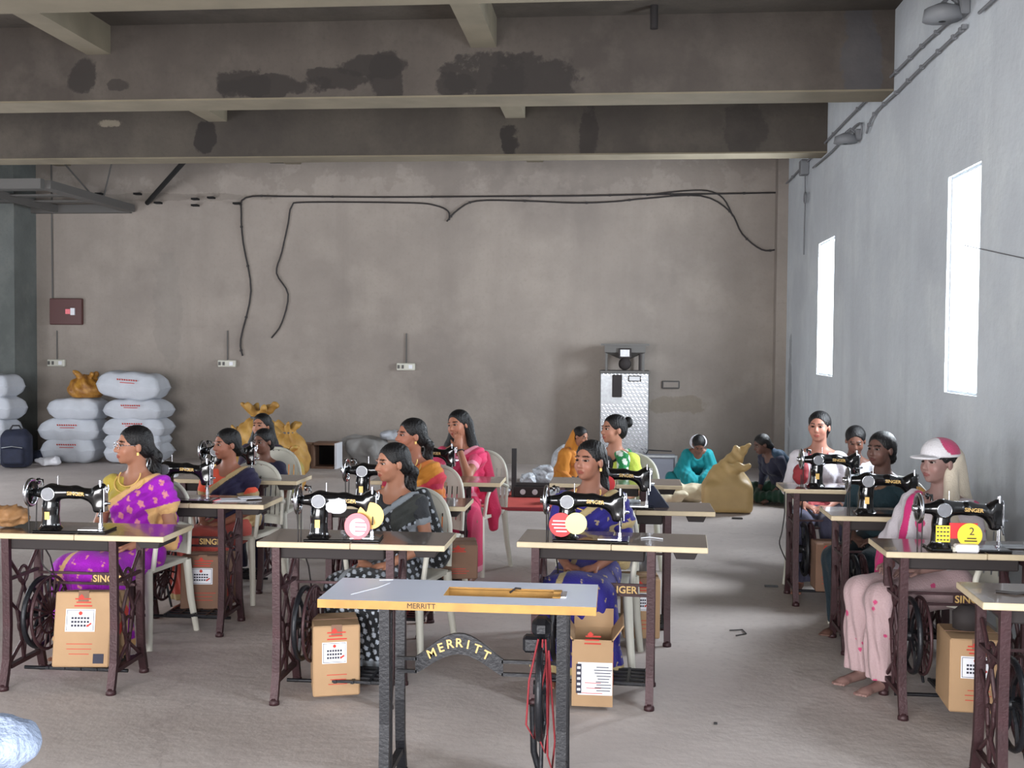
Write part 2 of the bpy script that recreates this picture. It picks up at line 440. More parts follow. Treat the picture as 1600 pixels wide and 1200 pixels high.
# ================================================================ the hall
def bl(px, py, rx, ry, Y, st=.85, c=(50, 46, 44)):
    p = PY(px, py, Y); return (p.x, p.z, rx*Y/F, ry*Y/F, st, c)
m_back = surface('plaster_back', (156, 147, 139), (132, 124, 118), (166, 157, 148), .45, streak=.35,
    blobs=[bl(560, 195, 2600, 100, YB, .32, (116, 108, 102)), bl(1060, 632, 50, 14, YB, .35, (110, 98, 76)), bl(260, 480, 26, 90, YB, .25, (120, 116, 112)), bl(255, 308, 190, 6, YB, .3, (95, 88, 80))], axes='xz')  # first blob: dimmer upper wall painted into the colour; the rest are marks
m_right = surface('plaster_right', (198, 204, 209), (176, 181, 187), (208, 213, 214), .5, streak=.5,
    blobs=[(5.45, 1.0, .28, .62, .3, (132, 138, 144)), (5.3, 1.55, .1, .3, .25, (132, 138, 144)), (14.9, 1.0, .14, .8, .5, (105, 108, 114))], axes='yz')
m_floor = surface('concrete_floor', (200, 190, 185), (170, 160, 156), (212, 204, 198), .35, fine=.2, axes='xy', cracks=.55, rough=.75, spec=.35)
m_conc = surface('beam_concrete', (84, 77, 70), (66, 61, 56), (95, 88, 80), .7, streak=.3)
m_beam1 = surface('beam_concrete_stained', (88, 81, 75), (69, 63, 59), (100, 93, 86), .7, streak=.3,
    blobs=[bl(132, 120, 26, 34, 9.55), bl(375, 130, 40, 24, 9.55), bl(430, 134, 95, 18, 9.55), bl(520, 122, 60, 18, 9.55), bl(580, 104, 60, 18, 9.55), bl(604, 122, 26, 42, 9.55), bl(760, 122, 70, 38, 9.55), bl(830, 125, 75, 42, 9.55), bl(715, 132, 40, 20, 9.55), bl(185, 133, 20, 10, 9.55, .7), bl(1345, 80, 30, 80, 9.55, .5, (72, 74, 80))])
m_beam2 = surface('beam_concrete_patched', (84, 78, 71), (66, 61, 57), (95, 88, 80), .7, streak=.25,
    blobs=[bl(320, 216, 16, 28, 12.5, .95), bl(797, 216, 17, 28, 12.5, .95), bl(920, 204, 17, 42, 12.5, .7), bl(1165, 200, 30, 50, 12.5, .5), bl(172, 193, 24, 8, 12.5, .5, (160, 150, 132))])

struct(MB().box(((XL+XR)/2, (YF+YB)/2, -.05), (XR-XL+.6, YB-YF+.6, .1)).build('floor', m_floor), 'grey stained concrete floor of the hall')
struct(MB().box(((XL+XR)/2, (YF+YB)/2, ZC+.06), (XR-XL+.6, YB-YF+.6, .12)).build('ceiling', m_conc))
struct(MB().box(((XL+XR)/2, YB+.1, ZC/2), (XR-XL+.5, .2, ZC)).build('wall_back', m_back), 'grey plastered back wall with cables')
def holed_wall(name, m, X, th, wins, ya, yb):
    b = MB(); x = X+th/2; y = ya
    for a, c, *q in wins:
        z0, z1 = q or (WZ0, WZ1)
        b.box((x, (y+a)/2, ZC/2), (abs(th), a-y, ZC))
        if z0: b.box((x, (a+c)/2, z0/2), (abs(th), c-a, z0))
        b.box((x, (a+c)/2, (z1+ZC)/2), (abs(th), c-a, ZC-z1)); y = c
    b.box((x, (y+yb)/2, ZC/2), (abs(th), yb-y, ZC))
    return struct(b.build(name, m))
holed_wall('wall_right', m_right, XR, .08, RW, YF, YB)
holed_wall('wall_left', m_right, XL, -.08, [LW[0], LW[1], (ADDED_LDOOR[0], ADDED_LDOOR[1], 0, ADDED_LDOOR[2])], YF, YB)
b = MB(); d0, d1, dz = DOOR
b.box(((XL+d0)/2, YF-.1, ZC/2), (d0-XL, .2, ZC)); b.box(((d1+XR)/2, YF-.1, ZC/2), (XR-d1, .2, ZC)); b.box(((d0+d1)/2, YF-.1, (dz+ZC)/2), (d1-d0, .2, ZC-dz))
struct(b.build('wall_front', m_right))
def win_frame(i, X, a, c, s):
    o = thing(f'window_{i}', 'narrow tall unglazed opening', 'window', (X, 0, 0)); del o['category']; o['kind'] = 'structure'; del o['label']
    b = MB(); w = .018
    for y in (a+w/2, c-w/2): b.box((s*.05, y, (WZ0+WZ1)/2), (.05, w, WZ1-WZ0))
    for z in (WZ0+w/2, WZ1-w/2): b.box((s*.05, (a+c)/2, z), (.05, c-a-2*w, w))
    b.build('window_frame', m_right, o)
for i, (a, c) in enumerate(RW): win_frame(i+1, XR, a, c, 1)
for i, (a, c) in enumerate(LW): win_frame(i+5, XL, a, c, -1)

# beams across the hall and the smaller ones along it
BB = 3.8
for k, (a, c, m) in enumerate([(-1.8, -1.4, m_conc), (1.2, 1.55, m_conc), (3.9, 4.25, m_conc), (6.62, 6.97, m_conc), (9.55, 9.96, m_beam1), (12.5, 12.85, m_beam2)]):
    struct(MB().box(((XL+XR)/2, (a+c)/2, (BB+ZC)/2), (XR-XL, c-a, ZC-BB)).build('ceiling_beam', m), 'deep concrete beam spanning across the hall')
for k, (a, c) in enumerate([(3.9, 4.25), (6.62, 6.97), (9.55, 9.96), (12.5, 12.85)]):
    struct(MB().box(((XL+XR)/2, (a+c)/2, BB-.008), (XR-XL, c-a+.004, .016)).build('beam_soffit', 'rib'), 'pale strip along the underside of a deep beam')  # thin strip in a paler tone than the beam faces
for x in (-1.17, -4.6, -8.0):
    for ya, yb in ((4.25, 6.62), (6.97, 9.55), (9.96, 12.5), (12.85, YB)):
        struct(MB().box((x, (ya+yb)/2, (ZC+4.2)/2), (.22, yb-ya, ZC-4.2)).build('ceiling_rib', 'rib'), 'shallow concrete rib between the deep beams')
struct(MB().box((PY(22, 400, 14.9).x-.45, 15.2, ZC/2), (.9, .6, ZC)).build('wall_pillar', surface('pillar_concrete', (112, 116, 114), (90, 94, 92), (124, 126, 122), .8)), 'grey concrete pillar at the left end of the back wall')
struct(MB().box((XR-.07, YB-.12, ZC/2), (.14, .24, ZC)).build('wall_corner_column', m_back))

# ---- things on the back wall
def Bk(px, py, off=.02): return PY(px, py, YB-off)
def wire(name, label, pts, r=.008, m='cable', group=None, clips=0, cat='cable'):
    P = [Vector(p) for p in pts]; out = []
    for i in range(len(P)-1):      # Catmull-Rom
        a, b_, c, d = P[max(i-1, 0)], P[i], P[i+1], P[min(i+2, len(P)-1)]
        for t in (0, .25, .5, .75): out.append(.5*((2*b_)+(c-a)*t+(2*a-5*b_+4*c-d)*t*t+(3*b_-a-3*c+d)*t**3))
    out.append(P[-1])
    if not clips: return tag(MB().tube(out, r, 6).build(name, m), label, cat, group)
    t = thing(name, label, cat, out[0], 0, group); o0 = out[0]
    MB().tube([p-o0 for p in out], r, 6).build('cable_run', m, t)
    k = max(2, len(out)//clips)
    for p in out[2::k]: MB().box(p-o0, (.03, .03, .03)).build('clip', m, t)
    return t
wire('wall_cable', 'long straight black cable clipped along the back wall top, dropping at its left end',
     [Bk(379, 556), Bk(376, 530), Bk(392, 455), Bk(380, 380), Bk(377, 335), Bk(384, 309), Bk(450, 307), Bk(600, 308), Bk(750, 307), Bk(900, 306), Bk(1000, 304), Bk(1100, 303), Bk(1213, 301)], .012, clips=12)
wire('wall_cable', 'slack black cable with a kinked loop hanging near the left, running under the straight cable',
     [Bk(424, 528), Bk(440, 505), Bk(450, 460), Bk(432, 427), Bk(440, 395), Bk(450, 350), Bk(456, 322), Bk(480, 316), Bk(640, 317), Bk(680, 321), Bk(700, 330), Bk(702, 344)], .011)
wire('wall_cable', 'sagging black cable rising from a dip and ending in a curl at the right corner',
     [Bk(698, 346), Bk(715, 328), Bk(745, 314), Bk(820, 314), Bk(900, 317), Bk(960, 315), Bk(1010, 310), Bk(1095, 306), Bk(1140, 330), Bk(1160, 366), Bk(1190, 390), Bk(1213, 390)], .011, clips=8)
wire('wall_cable', 'short black cable arcing above the others near the right corner of the back wall',
     [Bk(1010, 305), Bk(1060, 299), Bk(1105, 298), Bk(1130, 310), Bk(1145, 338)], .010)
wire('corner_conduit', 'dark conduit running down the right corner of the back wall', [Bk(1216, 300), Bk(1217, 340), Bk(1217, 392)], .012)
wire('wall_pipe', 'thin brown pipe dropping down the wall into the brown switchboard', [Bk(80, 255), Bk(81, 360), Bk(82, 466)], .012, 'cable_g', cat='pipe')
tag(MB().box(Bk(670, 512, .006), (9.6, .012, .014)).build('wall_ledge', m_back), 'thin horizontal line of trunking across the back wall at socket height', 'trunking')
def socket(px, py, label, w=.26):
    c = Bk(px, py, .0); t = thing('socket_box', label, 'socket', (c.x, YB, c.z-.05), 0, 'socket boxes on the back wall')
    MB().box((0, -.03, .05), (w, .06, .1), bev=.01).build('cover_plate', 'plastic', t)
    for x in (-.06, 0): MB().box((x-.04, -.065, .05), (.03, .012, .05)).build('switch', 'cable_g', t)
    MB().box((.07, -.063, .05), (.05, .006, .05)).build('outlet', 'paper', t)
    MB().tube([(0, -.015, .1), (0, -.015, .1+.42)], .009, 6).build('conduit', 'cable_g', t)
socket(90, 567, 'white socket box below the brown switchboard'); socket(356, 568, 'white socket box left of the hanging cable ends'); socket(635, 573, 'white socket box in the middle of the back wall')
c = Bk(1048, 600); t = thing('socket_box', 'faint grey socket box on the wall right of the steel machine', 'socket', (c.x, YB, c.z-.06))
MB().box((0, -.02, .05), (.24, .04, .11), bev=.01).build('cover_plate', 'cable_g', t); MB().box((0, -.045, .05), (.2, .01, .07)).build('plate', m_back, t)
c = Bk(105, 487); t = thing('switchboard', 'brown wooden switchboard with a red and white switch', 'switchboard', (c.x, YB, c.z-.19))
MB().box((0, -.04, .19), (.48, .08, .38), bev=.01).build('board', 'brown', t)
MB().box((.05, -.09, .19), (.07, .03, .07)).build('red_switch', 'pink', t, label='pink-red rocker switch')
MB().box((.12, -.09, .19), (.06, .03, .1)).build('white_switch', 'paper', t, label='white switch')
for i, (x, y) in enumerate([(155, 303), (215, 303), (247, 317), (305, 311), (305, 321), (370, 318), (330, 309)]):
    tag(MB().box(Bk(x, y, .05), (.09, .1, .025)).build('bracket', 'dark'), 'small dark iron stub sticking out of the back wall', 'bracket', 'iron stubs in a row high on the back wall')
_a, _b = PY(230, 317, 15.44), PY(288, 252, 14.2); _b = _a+(_b-_a)*((ZC-_a.z)/(_b.z-_a.z))
tag(MB().tube([_a, _b], .035, 8).build('slanting_rod', 'dark'), 'thick black rod slanting down from the beam to the back wall', 'rod')
tag(MB().tube([PY(1022, 4, 9.3), PY(1022, 45, 9.3)], .035, 8).build('hanging_pipe', 'cable'), 'short dark pipe stub hanging in front of the stained beam', 'pipe')
tag(MB().box(Bk(437, 253, .03), (.28, .06, .03)).build('wall_slot', 'dark'), 'short dark slot under the far beam on the wall', 'slot')
# hanging steel frame, upper left
z = 3.57; x1 = PZ(175, 318, z).x; x0 = x1-3.2; y0, y1 = 12.95, 15.4
t = thing('hanging_rack', 'flat grey steel rack hung level under the ceiling at the upper left', 'rack', (x1, y0, z))
for y in (0, y1-y0): MB().box((-1.6, y, 0), (3.2, .09, .12)).build('long_bar', 'cable_g', t)
for k, x in enumerate((0, -1.1, -2.2, -3.2)): MB().box((x, (y1-y0)/2, 0), (.08 if k else .16, y1-y0-.09, .1)).build('cross_bar', 'cable_g', t)
for k in range(3): MB().box((-1.6, .6+.6*k, .02), (3.1, .16, .02)).build('slat', 'cable_g', t)
for x in (-.9, -2.4): MB().tube([(x, .1, .06), (x, .1, ZC-z)], .03, 6).build('hanger', 'cable_g', t)
MB().tube([(-.35, 2.2, .05), (-1.0, 2.0, .85)], .012, 6).build('stay_wire', 'cable_g', t); MB().tube([(-.3, 2.2, .05), (-.05, 2.1, .85)], .012, 6).build('stay_wire', 'cable_g', t)

# ---- conduits and lamps on the right wall
def Rw(px, py, off=.03): return PXW(px, py, XR-off)
wire('wall_conduit', 'upper black conduit climbing along the right wall to the near lamp', [Rw(1219, 297), Rw(1268, 245), Rw(1340, 170), Rw(1400, 112), Rw(1440, 72), Rw(1482, 34)], .011, 'cable_w', clips=8)
wire('wall_conduit', 'lower cable on the right wall looping down to the far lamp', [Rw(1270, 262), Rw(1300, 236), Rw(1335, 198), Rw(1346, 195), Rw(1345, 210)], .010, 'cable_w')
wire('wall_conduit', 'lower cable on the right wall between the two lamps', [Rw(1354, 208), Rw(1366, 178), Rw(1400, 145), Rw(1440, 105), Rw(1490, 58), Rw(1506, 42)], .010, 'cable_w', clips=8)
wire('wall_conduit', 'conduit running from the near lamp out of the top right corner', [Rw(1530, 20), Rw(1560, -8), Rw(1600, -48)], .011, 'cable_w')
wire('wall_conduit', 'thin vertical drop wire with a ring beside the far window', [Rw(1258, 262), Rw(1258, 310), Rw(1257, 350), Rw(1256, 398)], .008, 'cable_w')
o = MB().ring(Rw(1258, 309, .05), .06, .012, 'x', 16, 6).build('ring_hook', 'cable_w'); tag(o, 'small ring on the drop wire beside the far window', 'ring')
wire('wall_crack_wire', 'thin straight wire slanting away from the near window edge', [Rw(1506, 383, .01), Rw(1550, 393, .01), Rw(1610, 406, .01)], .003, 'cable_w')
def wall_lamp(px, py, s, label):
    p = Rw(px, py, 0); t = thing('wall_lamp', label, 'lamp', (XR, p.y, p.z-.06*s))
    MB().box((-.03*s, 0, .1*s), (.06*s, .12*s, .1*s), bev=.01).build('mount', 'cable_w', t)
    MB().lathe([(.03*s, .0), (.1*s, -.03*s), (.11*s, -.09*s), (.02*s, -.1*s)][::-1], (-.14*s, 0, .12*s), 'z', 14).build('lamp_shade', 'cable_w', t)
    MB().tube([(-.02, 0, .1*s), (-.1*s, 0, .16*s), (-.14*s, 0, .12*s)], .014*s, 6).build('lamp_arm', 'cable_w', t)
wall_lamp(1345, 218, 1, 'grey wall lamp on the far stretch of cable'); wall_lamp(1512, 22, 1.15, 'dark grey wall lamp at the top right corner of the picture')
p = Rw(1263, 262, 0); tag(MB().box((XR-.05, p.y, p.z), (.1, .16, .18), bev=.01).build('junction_box', 'cable_w'), 'grey junction box where the conduits meet at the far beam', 'junction box')

R_ = math.radians
# ================================================================ treadle tables, machines, chairs
HT = .75
def side_frame(name, m, parent, x, legm, depth=.30, H=.722, lattice=True):
    f = MB(); d = depth/2
    if not lattice: f.bar([(0, -.06, H-.02), (0, -.06, .10)], .02, .02)
    f.bar([(0, -d+.01, H-.02), (0, d-.01, H-.02)], .03, .022); f.bar([(0, -d+.02, .10), (0, d-.02, .10)], .026, .02)
    if lattice:
        for s in (-1, 1):
            f.tube([(0, s*(d-.02), .62), (0, s*.02, .5), (0, -s*.06, .36), (0, -s*.02, .22), (0, s*(d-.03), .12)], .009, 6)
            f.tube([(0, s*(d-.02), .42), (0, s*.04, .34), (0, s*.0, .1)], .008, 6)
        f.ring((0, 0, .52), .04, .008, 'x', 16, 6); f.ring((0, 0, .28), .045, .008, 'x', 16, 6); f.bar([(0, -d+.01, .52), (0, d-.01, .52)], .02, .014)
    fr = f.build(name, m, parent, (x, 0, 0))
    for s in (-1, 1):
        b = MB(); y = s*d
        b.bar([(0, y, H), (0, y*.96, .5), (0, y*.94, .3), (0, y*1.0, .14), (0, y*1.16, .05), (0, y*1.22, .02)], .036, .026)
        b.lathe([(.001, 0), (.024, 0), (.024, .014), (.014, .03), (.001, .03)], (0, y*1.22, 0), 'z', 12)
        b.build('leg', legm, fr)
    return fr
def wheel_part(parent, m, x, y, z, R=.165, tilt=0):
    w = MB().ring((0, 0, 0), R, .013, 'x', 40, 8); w.lathe([(.001, -.03), (.026, -.03), (.026, .03), (.001, .03)], (0, 0, 0), 'x', 14)
    for k in range(6):
        a = k*PI/3; w.bar([(0, 0, 0), (0, math.cos(a)*R*.5+.02*math.sin(a), math.sin(a)*R*.5-.02*math.cos(a)), (0, math.cos(a)*R, math.sin(a)*R)], .012, .016)
    return w.build('flywheel', m, parent, (x, y, z))
def treadle_table():
    t = thing('treadle_table', 'x', 'table')
    W2, D2, th = .435, .18, .026
    for a, b, nm in ((-W2, -.001, 'tabletop'), (.001, W2, 'tabletop')):
        w = b-a; c = (a+b)/2; q = MB()
        q.box((c, 0, HT-th/2-.001), (w, 2*D2, th), 1, bev=.003); q.box((c, 0, HT-.0012), (w-.006, 2*D2-.008, .0024), 0)
        q.build(nm, ['top', 'edge'], t)
    MB().box((-.1, 0, HT-th-.03), (.5, .27, .056), bev=.006).build('machine_tray', 'under', t)
    q = MB().box((.335, 0, HT-th-.022), (.12, .22, .042), taper=1, bev=.003)
    for i, v in enumerate(q.v): q.v[i] = (.335+(v[0]-.335)*(1 if v[2] > HT-th-.03 else .72), v[1], v[2])
    q.build('drawer', 'under', t)
    for x in (-.35, .18): side_frame('side_frame', 'iron', t, x, 'iron')
    b = MB(); b.box((-.085, .12, .505), (.5, .012, .012)); b.box((-.085, .12, .455), (.5, .012, .012))
    b.box((.03, .12, .48), (.17, .010, .05))
    br = b.build('brace', 'iron', t)
    text('SINGER', .048, 'gold_text', 'lettering', br, (.03, .1135, .48), bold=.001)
    wheel_part(t, 'iron_black', -.27, .02, .33)
    g = MB()                       # dress guard beside the wheel
    for k in range(9):
        a = PI*.1+k*PI*.8/8; g.tube([(-.225, .02+math.cos(a)*.02, .33), (-.225, .02+.17*math.cos(a+.3), .33+.17*math.sin(a+.3))], .006, 6)
        g.tube([(-.225, .02, .33-.02*k/8), (-.225, .02+.17*math.cos(-a), .33-.17*math.sin(a))], .005, 6)
    g.ring((-.225, .02, .33), .175, .008, 'x', 30, 6); g.ring((-.225, .02, .33), .1, .006, 'x', 24, 6)
    g.build('belt_guard', 'iron', t)
    p = MB()
    for y in (-.11, -.055, 0, .055, .11): p.box((0, y, 0), (.32, .016, .012))
    for x in (-.16, -.08, 0, .08, .16): p.box((x, 0, 0), (.014, .25, .014))
    p.build('treadle_pedal', 'iron_black', t, (.0, -.01, .10))
    MB().tube([(-.345, .0, .06), (.18, .0, .06)], .009, 6).tube([(-.2, .06, .1), (-.24, .05, .3)], .007, 6).build('rocker_rod', 'iron_black', t)
    c = MB().tube([(-.27, .185, .4), (-.275, .12, .58), (-.28, .0, .72)], .004, 5); c.build('drive_belt', 'cable', t)
    return t
def machine_body():
    f = Field((-.25, -.075, -.005), (.2, .075, .275), .0035)
    f.cap((-.128, 0, .0), (-.126, 0, .12), .048, .038, k=0); f.cap((-.126, 0, .12), (-.12, 0, .2), .038, .043, k=.02)
    f.ell((-.127, 0, .004), (.066, .062, .02), k=.02)
    f.cap((-.12, 0, .2), (.0, 0, .202), .040, .031, k=.02); f.cap((0, 0, .202), (.10, 0, .186), .031, .028, k=.02)
    f.cap((-.12, 0, .2), (-.205, 0, .196), .036, .024, k=.015)
    f.box((.125, 0, .165), (.027, .027, .065), .012, k=.03); f.cap((.12, 0, .21), (.135, 0, .232), .022, .018, k=.03)
    f.cap((.07, 0, .188), (.12, 0, .13), .02, .02, k=.03)
    return f
MBODY = machine_body().mesh()
def sewing_machine():
    t = thing('sewing_machine', 'x', 'sewing machine')
    q = MB().box((-.005, 0, .006), (.37, .165, .012), bev=.005).box((.08, 0, .0125), (.1, .09, .003), 1); q.build('bed', ['japan', 'chrome'], t)
    MB().tube([(-.222, -.05, .2), (-.222, -.035, .0)], .0035, 5).tube([(-.222, .05, .2), (-.222, .035, .0)], .0035, 5).build('drive_cord', 'cable', t)
    b = sdf_obj(None, 'arm', 'japan', t, VQ=MBODY)
    text('SINGER', .026, 'gold_text', 'lettering', b, (.015, -.034, .197), bold=.0005, rot=(PI/2, R_(3), R_(2)), depth=.004)
    d = MB().disc((0, 0, 0), .034, .008, 'y'); d.ring((0, -.003, 0), .033, .0018, 'y', 28, 6, 1); d.build('cover_disc', ['disc', 'chrome'], t, (-.122, -.044, .196))
    w = MB().ring((0, 0, 0), .066, .010, 'x', 36, 10, 0); w.lathe([(.001, -.012), (.058, -.006), (.058, .006), (.001, .008)], (0, 0, 0), 'x', 28, 1)
    w.lathe([(.001, -.03), (.016, -.03), (.018, -.01), (.018, .02)], (0, 0, 0), 'x', 16, 0)
    w.build('handwheel', ['chrome', 'japan'], t, (-.228, 0, .198))
    q = MB().tube([(-.17, 0, .235), (-.17, .0, .262), (-.2, 0, .262)], .008, 8).disc((-.19, 0, .258), .016, .008, 'x'); q.build('bobbin_winder', 'japan', t)
    MB().tube([(-.09, 0, .235), (-.09, 0, .285)], .0025, 6).build('spool_pin', 'chrome', t)
    q = MB().box((.1545, 0, .165), (.006, .05, .125), bev=.002); q.box((.159, 0, .225), (.004, .03, .008)); q.build('face_plate', 'chrome', t)
    q = MB().lathe([(.001, 0), (.016, 0), (.016, .004), (.008, .006), (.006, .022), (.001, .022)], (.157, -.004, .145), 'x', 16); q.build('tension_knob', 'chrome', t)
    q = MB().tube([(.135, -.0, .02), (.135, 0, .1)], .0045, 8).tube([(.135, 0, .23), (.135, 0, .262)], .0055, 8); q.build('needle_bar', 'chrome', t)
    q = MB().tube([(.136, -.02, .018), (.136, -.02, .11)], .0065, 8).box((.135, -.008, .017), (.016, .03, .006)).box((.135, -.02, .035), (.014, .012, .02)).tube([(.136, -.02, .225), (.136, -.02, .268)], .007, 8); q.build('presser_foot', 'chrome', t)
    q = MB().tube([(.14, -.03, .12), (.142, -.046, .10), (.142, -.06, .085)], .005, 6); q.build('presser_lever', 'chrome', t)
    q = MB().tube([(.16, .01, .2), (.166, .012, .22), (.162, .012, .24)], .004, 6); q.build('take_up_lever', 'chrome', t)
    q = MB()
    q.box((-.127, -.0435, .083), (.024, .003, .04)); q.build('decal', 'gold', t, label='gold decal')
    return t
def chair_mesh():
    t = thing('plastic_chair', 'x', 'chair')
    w, d, zs = .22, .21, .43
    def seat(u, v):
        x = (u*2-1); y = (v*2-1); e = 1-.12*abs(x)**3*(1 if y > 0 else .4)
        return (x*w*(1-.06*(y+1)/2), y*d*e, zs-.02*(1-x*x)*(1-y*y)+.012*(y < -.8)*0)
    s = MB().grid(seat, 11, 11); top = len(s.v)
    s.v += [(a, b, c-.022) for a, b, c in s.v]; s.f += [tuple(i+top for i in f[::-1]) for f in s.f[:]]; s.m *= 2; s.sm *= 2
    edge = [i for i in range(11)]+[11*j+10 for j in range(1, 11)]+[110+i for i in range(9, -1, -1)]+[11*j for j in range(9, 0, -1)]
    for a, b in zip(edge, edge[1:]+edge[:1]): s.f.append((a, a+top, b+top, b)); s.m.append(0); s.sm.append(False)
    s.build('seat', 'plastic', t)
    # arched backrest: rim and slats
    def bp(u, z): return Vector((u, .19+.10*(z-zs)+.05*(-(u/.22)**2)+.04, z))
    rim = []
    for k in range(25):
        a = PI*k/24; rim.append(bp(-.215*math.cos(a)*(1), zs+.02+.40*(math.sin(a)**.45)))
    b = MB().tube(rim, .013, 8)
    for k in range(-4, 5):
        u = k*.043; h = .40*(max(0, 1-(u/.215)**2)**.25)
        b.grid(lambda a, c, u=u, h=h: bp(u+(a-.5)*.032, zs+.05+c*(h-.04)), 3, 9)
        b.grid(lambda a, c, u=u, h=h: bp(u+(.5-a)*.032, zs+.05+c*(h-.04))+Vector((0, .006, 0)), 3, 9)
    b.grid(lambda a, c: bp((a-.5)*.40, zs+.02+c*.06)+Vector((0, -.003, 0)), 9, 3)
    b.grid(lambda a, c: bp((.5-a)*.40, zs+.02+c*.06)+Vector((0, .008, 0)), 9, 3)
    b.grid(lambda a, c: bp((a-.5)*.37*(1-.35*c*c), zs+.30+c*.10)+Vector((0, -.004, 0)), 13, 5)
    b.grid(lambda a, c: bp((.5-a)*.37*(1-.35*c*c), zs+.30+c*.10)+Vector((0, .008, 0)), 13, 5)
    b.build('backrest', 'plastic', t)
    for sx in (-1, 1):
        for sy in (-1, 1):
            MB().tube([(sx*.20, sy*.19, zs-.01), (sx*.215, sy*.205, .2), (sx*.235, sy*.235, .0)], [.026, .022, .018], 6).build('leg', 'plastic', t)
        MB().tube([(sx*.215, -.17, zs-.01), (sx*.235, -.17, .56), (sx*.24, -.12, .635), (sx*.238, .05, .645), (sx*.212, .22, .60)], .015, 6).build('armrest', 'plastic', t)
    return t
TT, SM, CHR = treadle_table(), sewing_machine(), chair_mesh()
def place(proto, first, loc, rz, label, group):
    if first: proto.location = loc; proto.rotation_euler = (0, 0, rz); proto['label'] = label; proto['group'] = group; return proto
    return dup(proto, loc, rz, label, group)
# name: (front-edge centre X, centre Y, yaw), machine?, table label, machine label
def tab(xl=None, xr=None, yt=0):      # table from a front top corner pixel
    if xr is not None: p = PZ(xr, yt, HT); return p.x-.435, p.y+.18
    p = PZ(xl, yt, HT); return p.x+.435, p.y+.18
TB = {
 'T1': (*tab(xr=255, yt=839), 0), 'T2': (*tab(xr=695, yt=853), 0), 'T3': (-.012, 5.24, R_(-3)), 'T4': (*tab(xl=1385, yt=862), 0),
 'T6': (*tab(xr=412, yt=789), 0), 'T7': (*tab(xr=727, yt=792), 0), 'T8': (*tab(xr=1118, yt=800), 0), 'T9': (*tab(xl=1299, yt=806), 0),
 'T10': (*tab(xr=464, yt=752), 0), 'T11': (*tab(xr=782, yt=755), 0), 'T12': (*tab(xr=1067, yt=759), 0), 'T13': (*tab(xl=1225, yt=764), 0)}
TL = {
 'T1': ('front left', 'in front of the woman in the purple sari'), 'T2': ('front', 'in front of the woman in the black and white sari'), 'T3': ('front', 'in front of the girl in royal blue'),
 'T4': ('front', 'in front of the woman in the pink and white cap'), 'T6': ('middle-row', 'with papers, in front of the woman with orange sleeves'), 'T7': ('middle-row', 'of the woman in red and orange, mostly hidden'),
 'T8': ('middle-row', 'behind the girl in royal blue'), 'T9': ('middle-row', 'of the woman in dark teal by the right wall'), 'T10': ('back-row', 'in front of the child at the ochre sacks'),
 'T11': ('back-row', 'on which the woman in pink leans her elbow'), 'T12': ('back-row', 'of the woman with the hair bun'), 'T13': ('back-row', 'of the woman in white near the right wall')}
TBO = {}
for k, (x, y, rz) in TB.items():
    a, b = TL[k]
    TBO[k] = place(TT, k == 'T1', (x, y, 0), rz, f'{a} brown-topped treadle sewing table {b}', 'maroon iron treadle tables in three rows')
SMX = {'T1': -.045, 'T2': -.05, 'T3': -.094, 'T4': -.053, 'T6': -.055, 'T7': -.054, 'T8': -.066, 'T9': -.11, 'T10': -.03, 'T11': -.03, 'T13': -.094}
SM.scale = (.95, .95, .92)
who = {'T1': 'before the purple sari', 'T2': 'with white film and a round pink card', 'T3': 'with red and yellow round cards', 'T4': 'with a yellow card numbered 2', 'T6': 'before the woman with orange sleeves, partly hidden',
       'T7': 'behind the head of the woman in black and white', 'T8': 'with a red sticker, behind the girl in blue', 'T9': 'before the woman in dark teal', 'T10': 'before the child by the ochre sacks', 'T11': 'beside the elbow of the woman in pink', 'T13': 'with red cloth, farthest on the right'}
def on_table(k, x, y, z=0):
    X, Y, rz = TB[k]; c, s = math.cos(rz), math.sin(rz); return (X+x*c-y*s, Y+x*s+y*c, HT+z)
yaw = {'T2': R_(5), 'T1': R_(3), 'T9': R_(-3)}
for k, dx in SMX.items():
    place(SM, k == 'T1', on_table(k, dx, -.07), TB[k][2]+yaw.get(k, 0), 'black sewing machine '+who[k], 'black sewing machines on the treadle tables')

# near right table (same make, only its left end in the frame)
p = PZ(1541, 943, HT)
TB['T5'] = (p.x+.435, p.y+.18, R_(-2)); TBO['T5'] = place(TT, False, (TB['T5'][0], TB['T5'][1], 0), TB['T5'][2], 'nearest treadle table cut by the lower right edge of the picture', 'maroon iron treadle tables in three rows')

# the white-topped table in front
pl, pr = PZ(490, 941, HT), PZ(932, 945, HT); cx, cy = (pl.x+pr.x)/2, (pl.y+pr.y)/2+.19
t = thing('white_top_treadle_table', 'empty treadle table with pale laminate top, machine cut-out and black iron legs', 'table', (cx, cy, 0))
w2, d2 = (pr.x-pl.x)/2, .185; th = .03
hx0, hx1, hy0, hy1 = -.06, .36, -.07, .075
q = MB()
def frame_top(q, z0, z1, mi_top, mi_side):
    o = [(-w2, -d2), (w2, -d2), (w2, d2), (-w2, d2)]; h = [(hx0, hy0), (hx1, hy0), (hx1, hy1), (hx0, hy1)]
    vs = [(x, y, z1) for x, y in o+h]+[(x, y, z0) for x, y in o+h]
    for i in range(4):
        j = (i+1) % 4
        q.add([vs[i], vs[j], vs[4+j], vs[4+i]], [(0, 1, 2, 3)], mi_top); q.add([vs[8+i], vs[8+j], vs[12+j], vs[12+i]], [(3, 2, 1, 0)], mi_side)
        q.add([vs[8+i], vs[8+j], vs[j], vs[i]], [(0, 1, 2, 3)], mi_side); q.add([vs[12+i], vs[12+j], vs[4+j], vs[4+i]], [(3, 2, 1, 0)], mi_side)
frame_top(q, HT-th, HT, 0, 1)
tp = q.build('tabletop', ['laminate', 'ochre'], t)
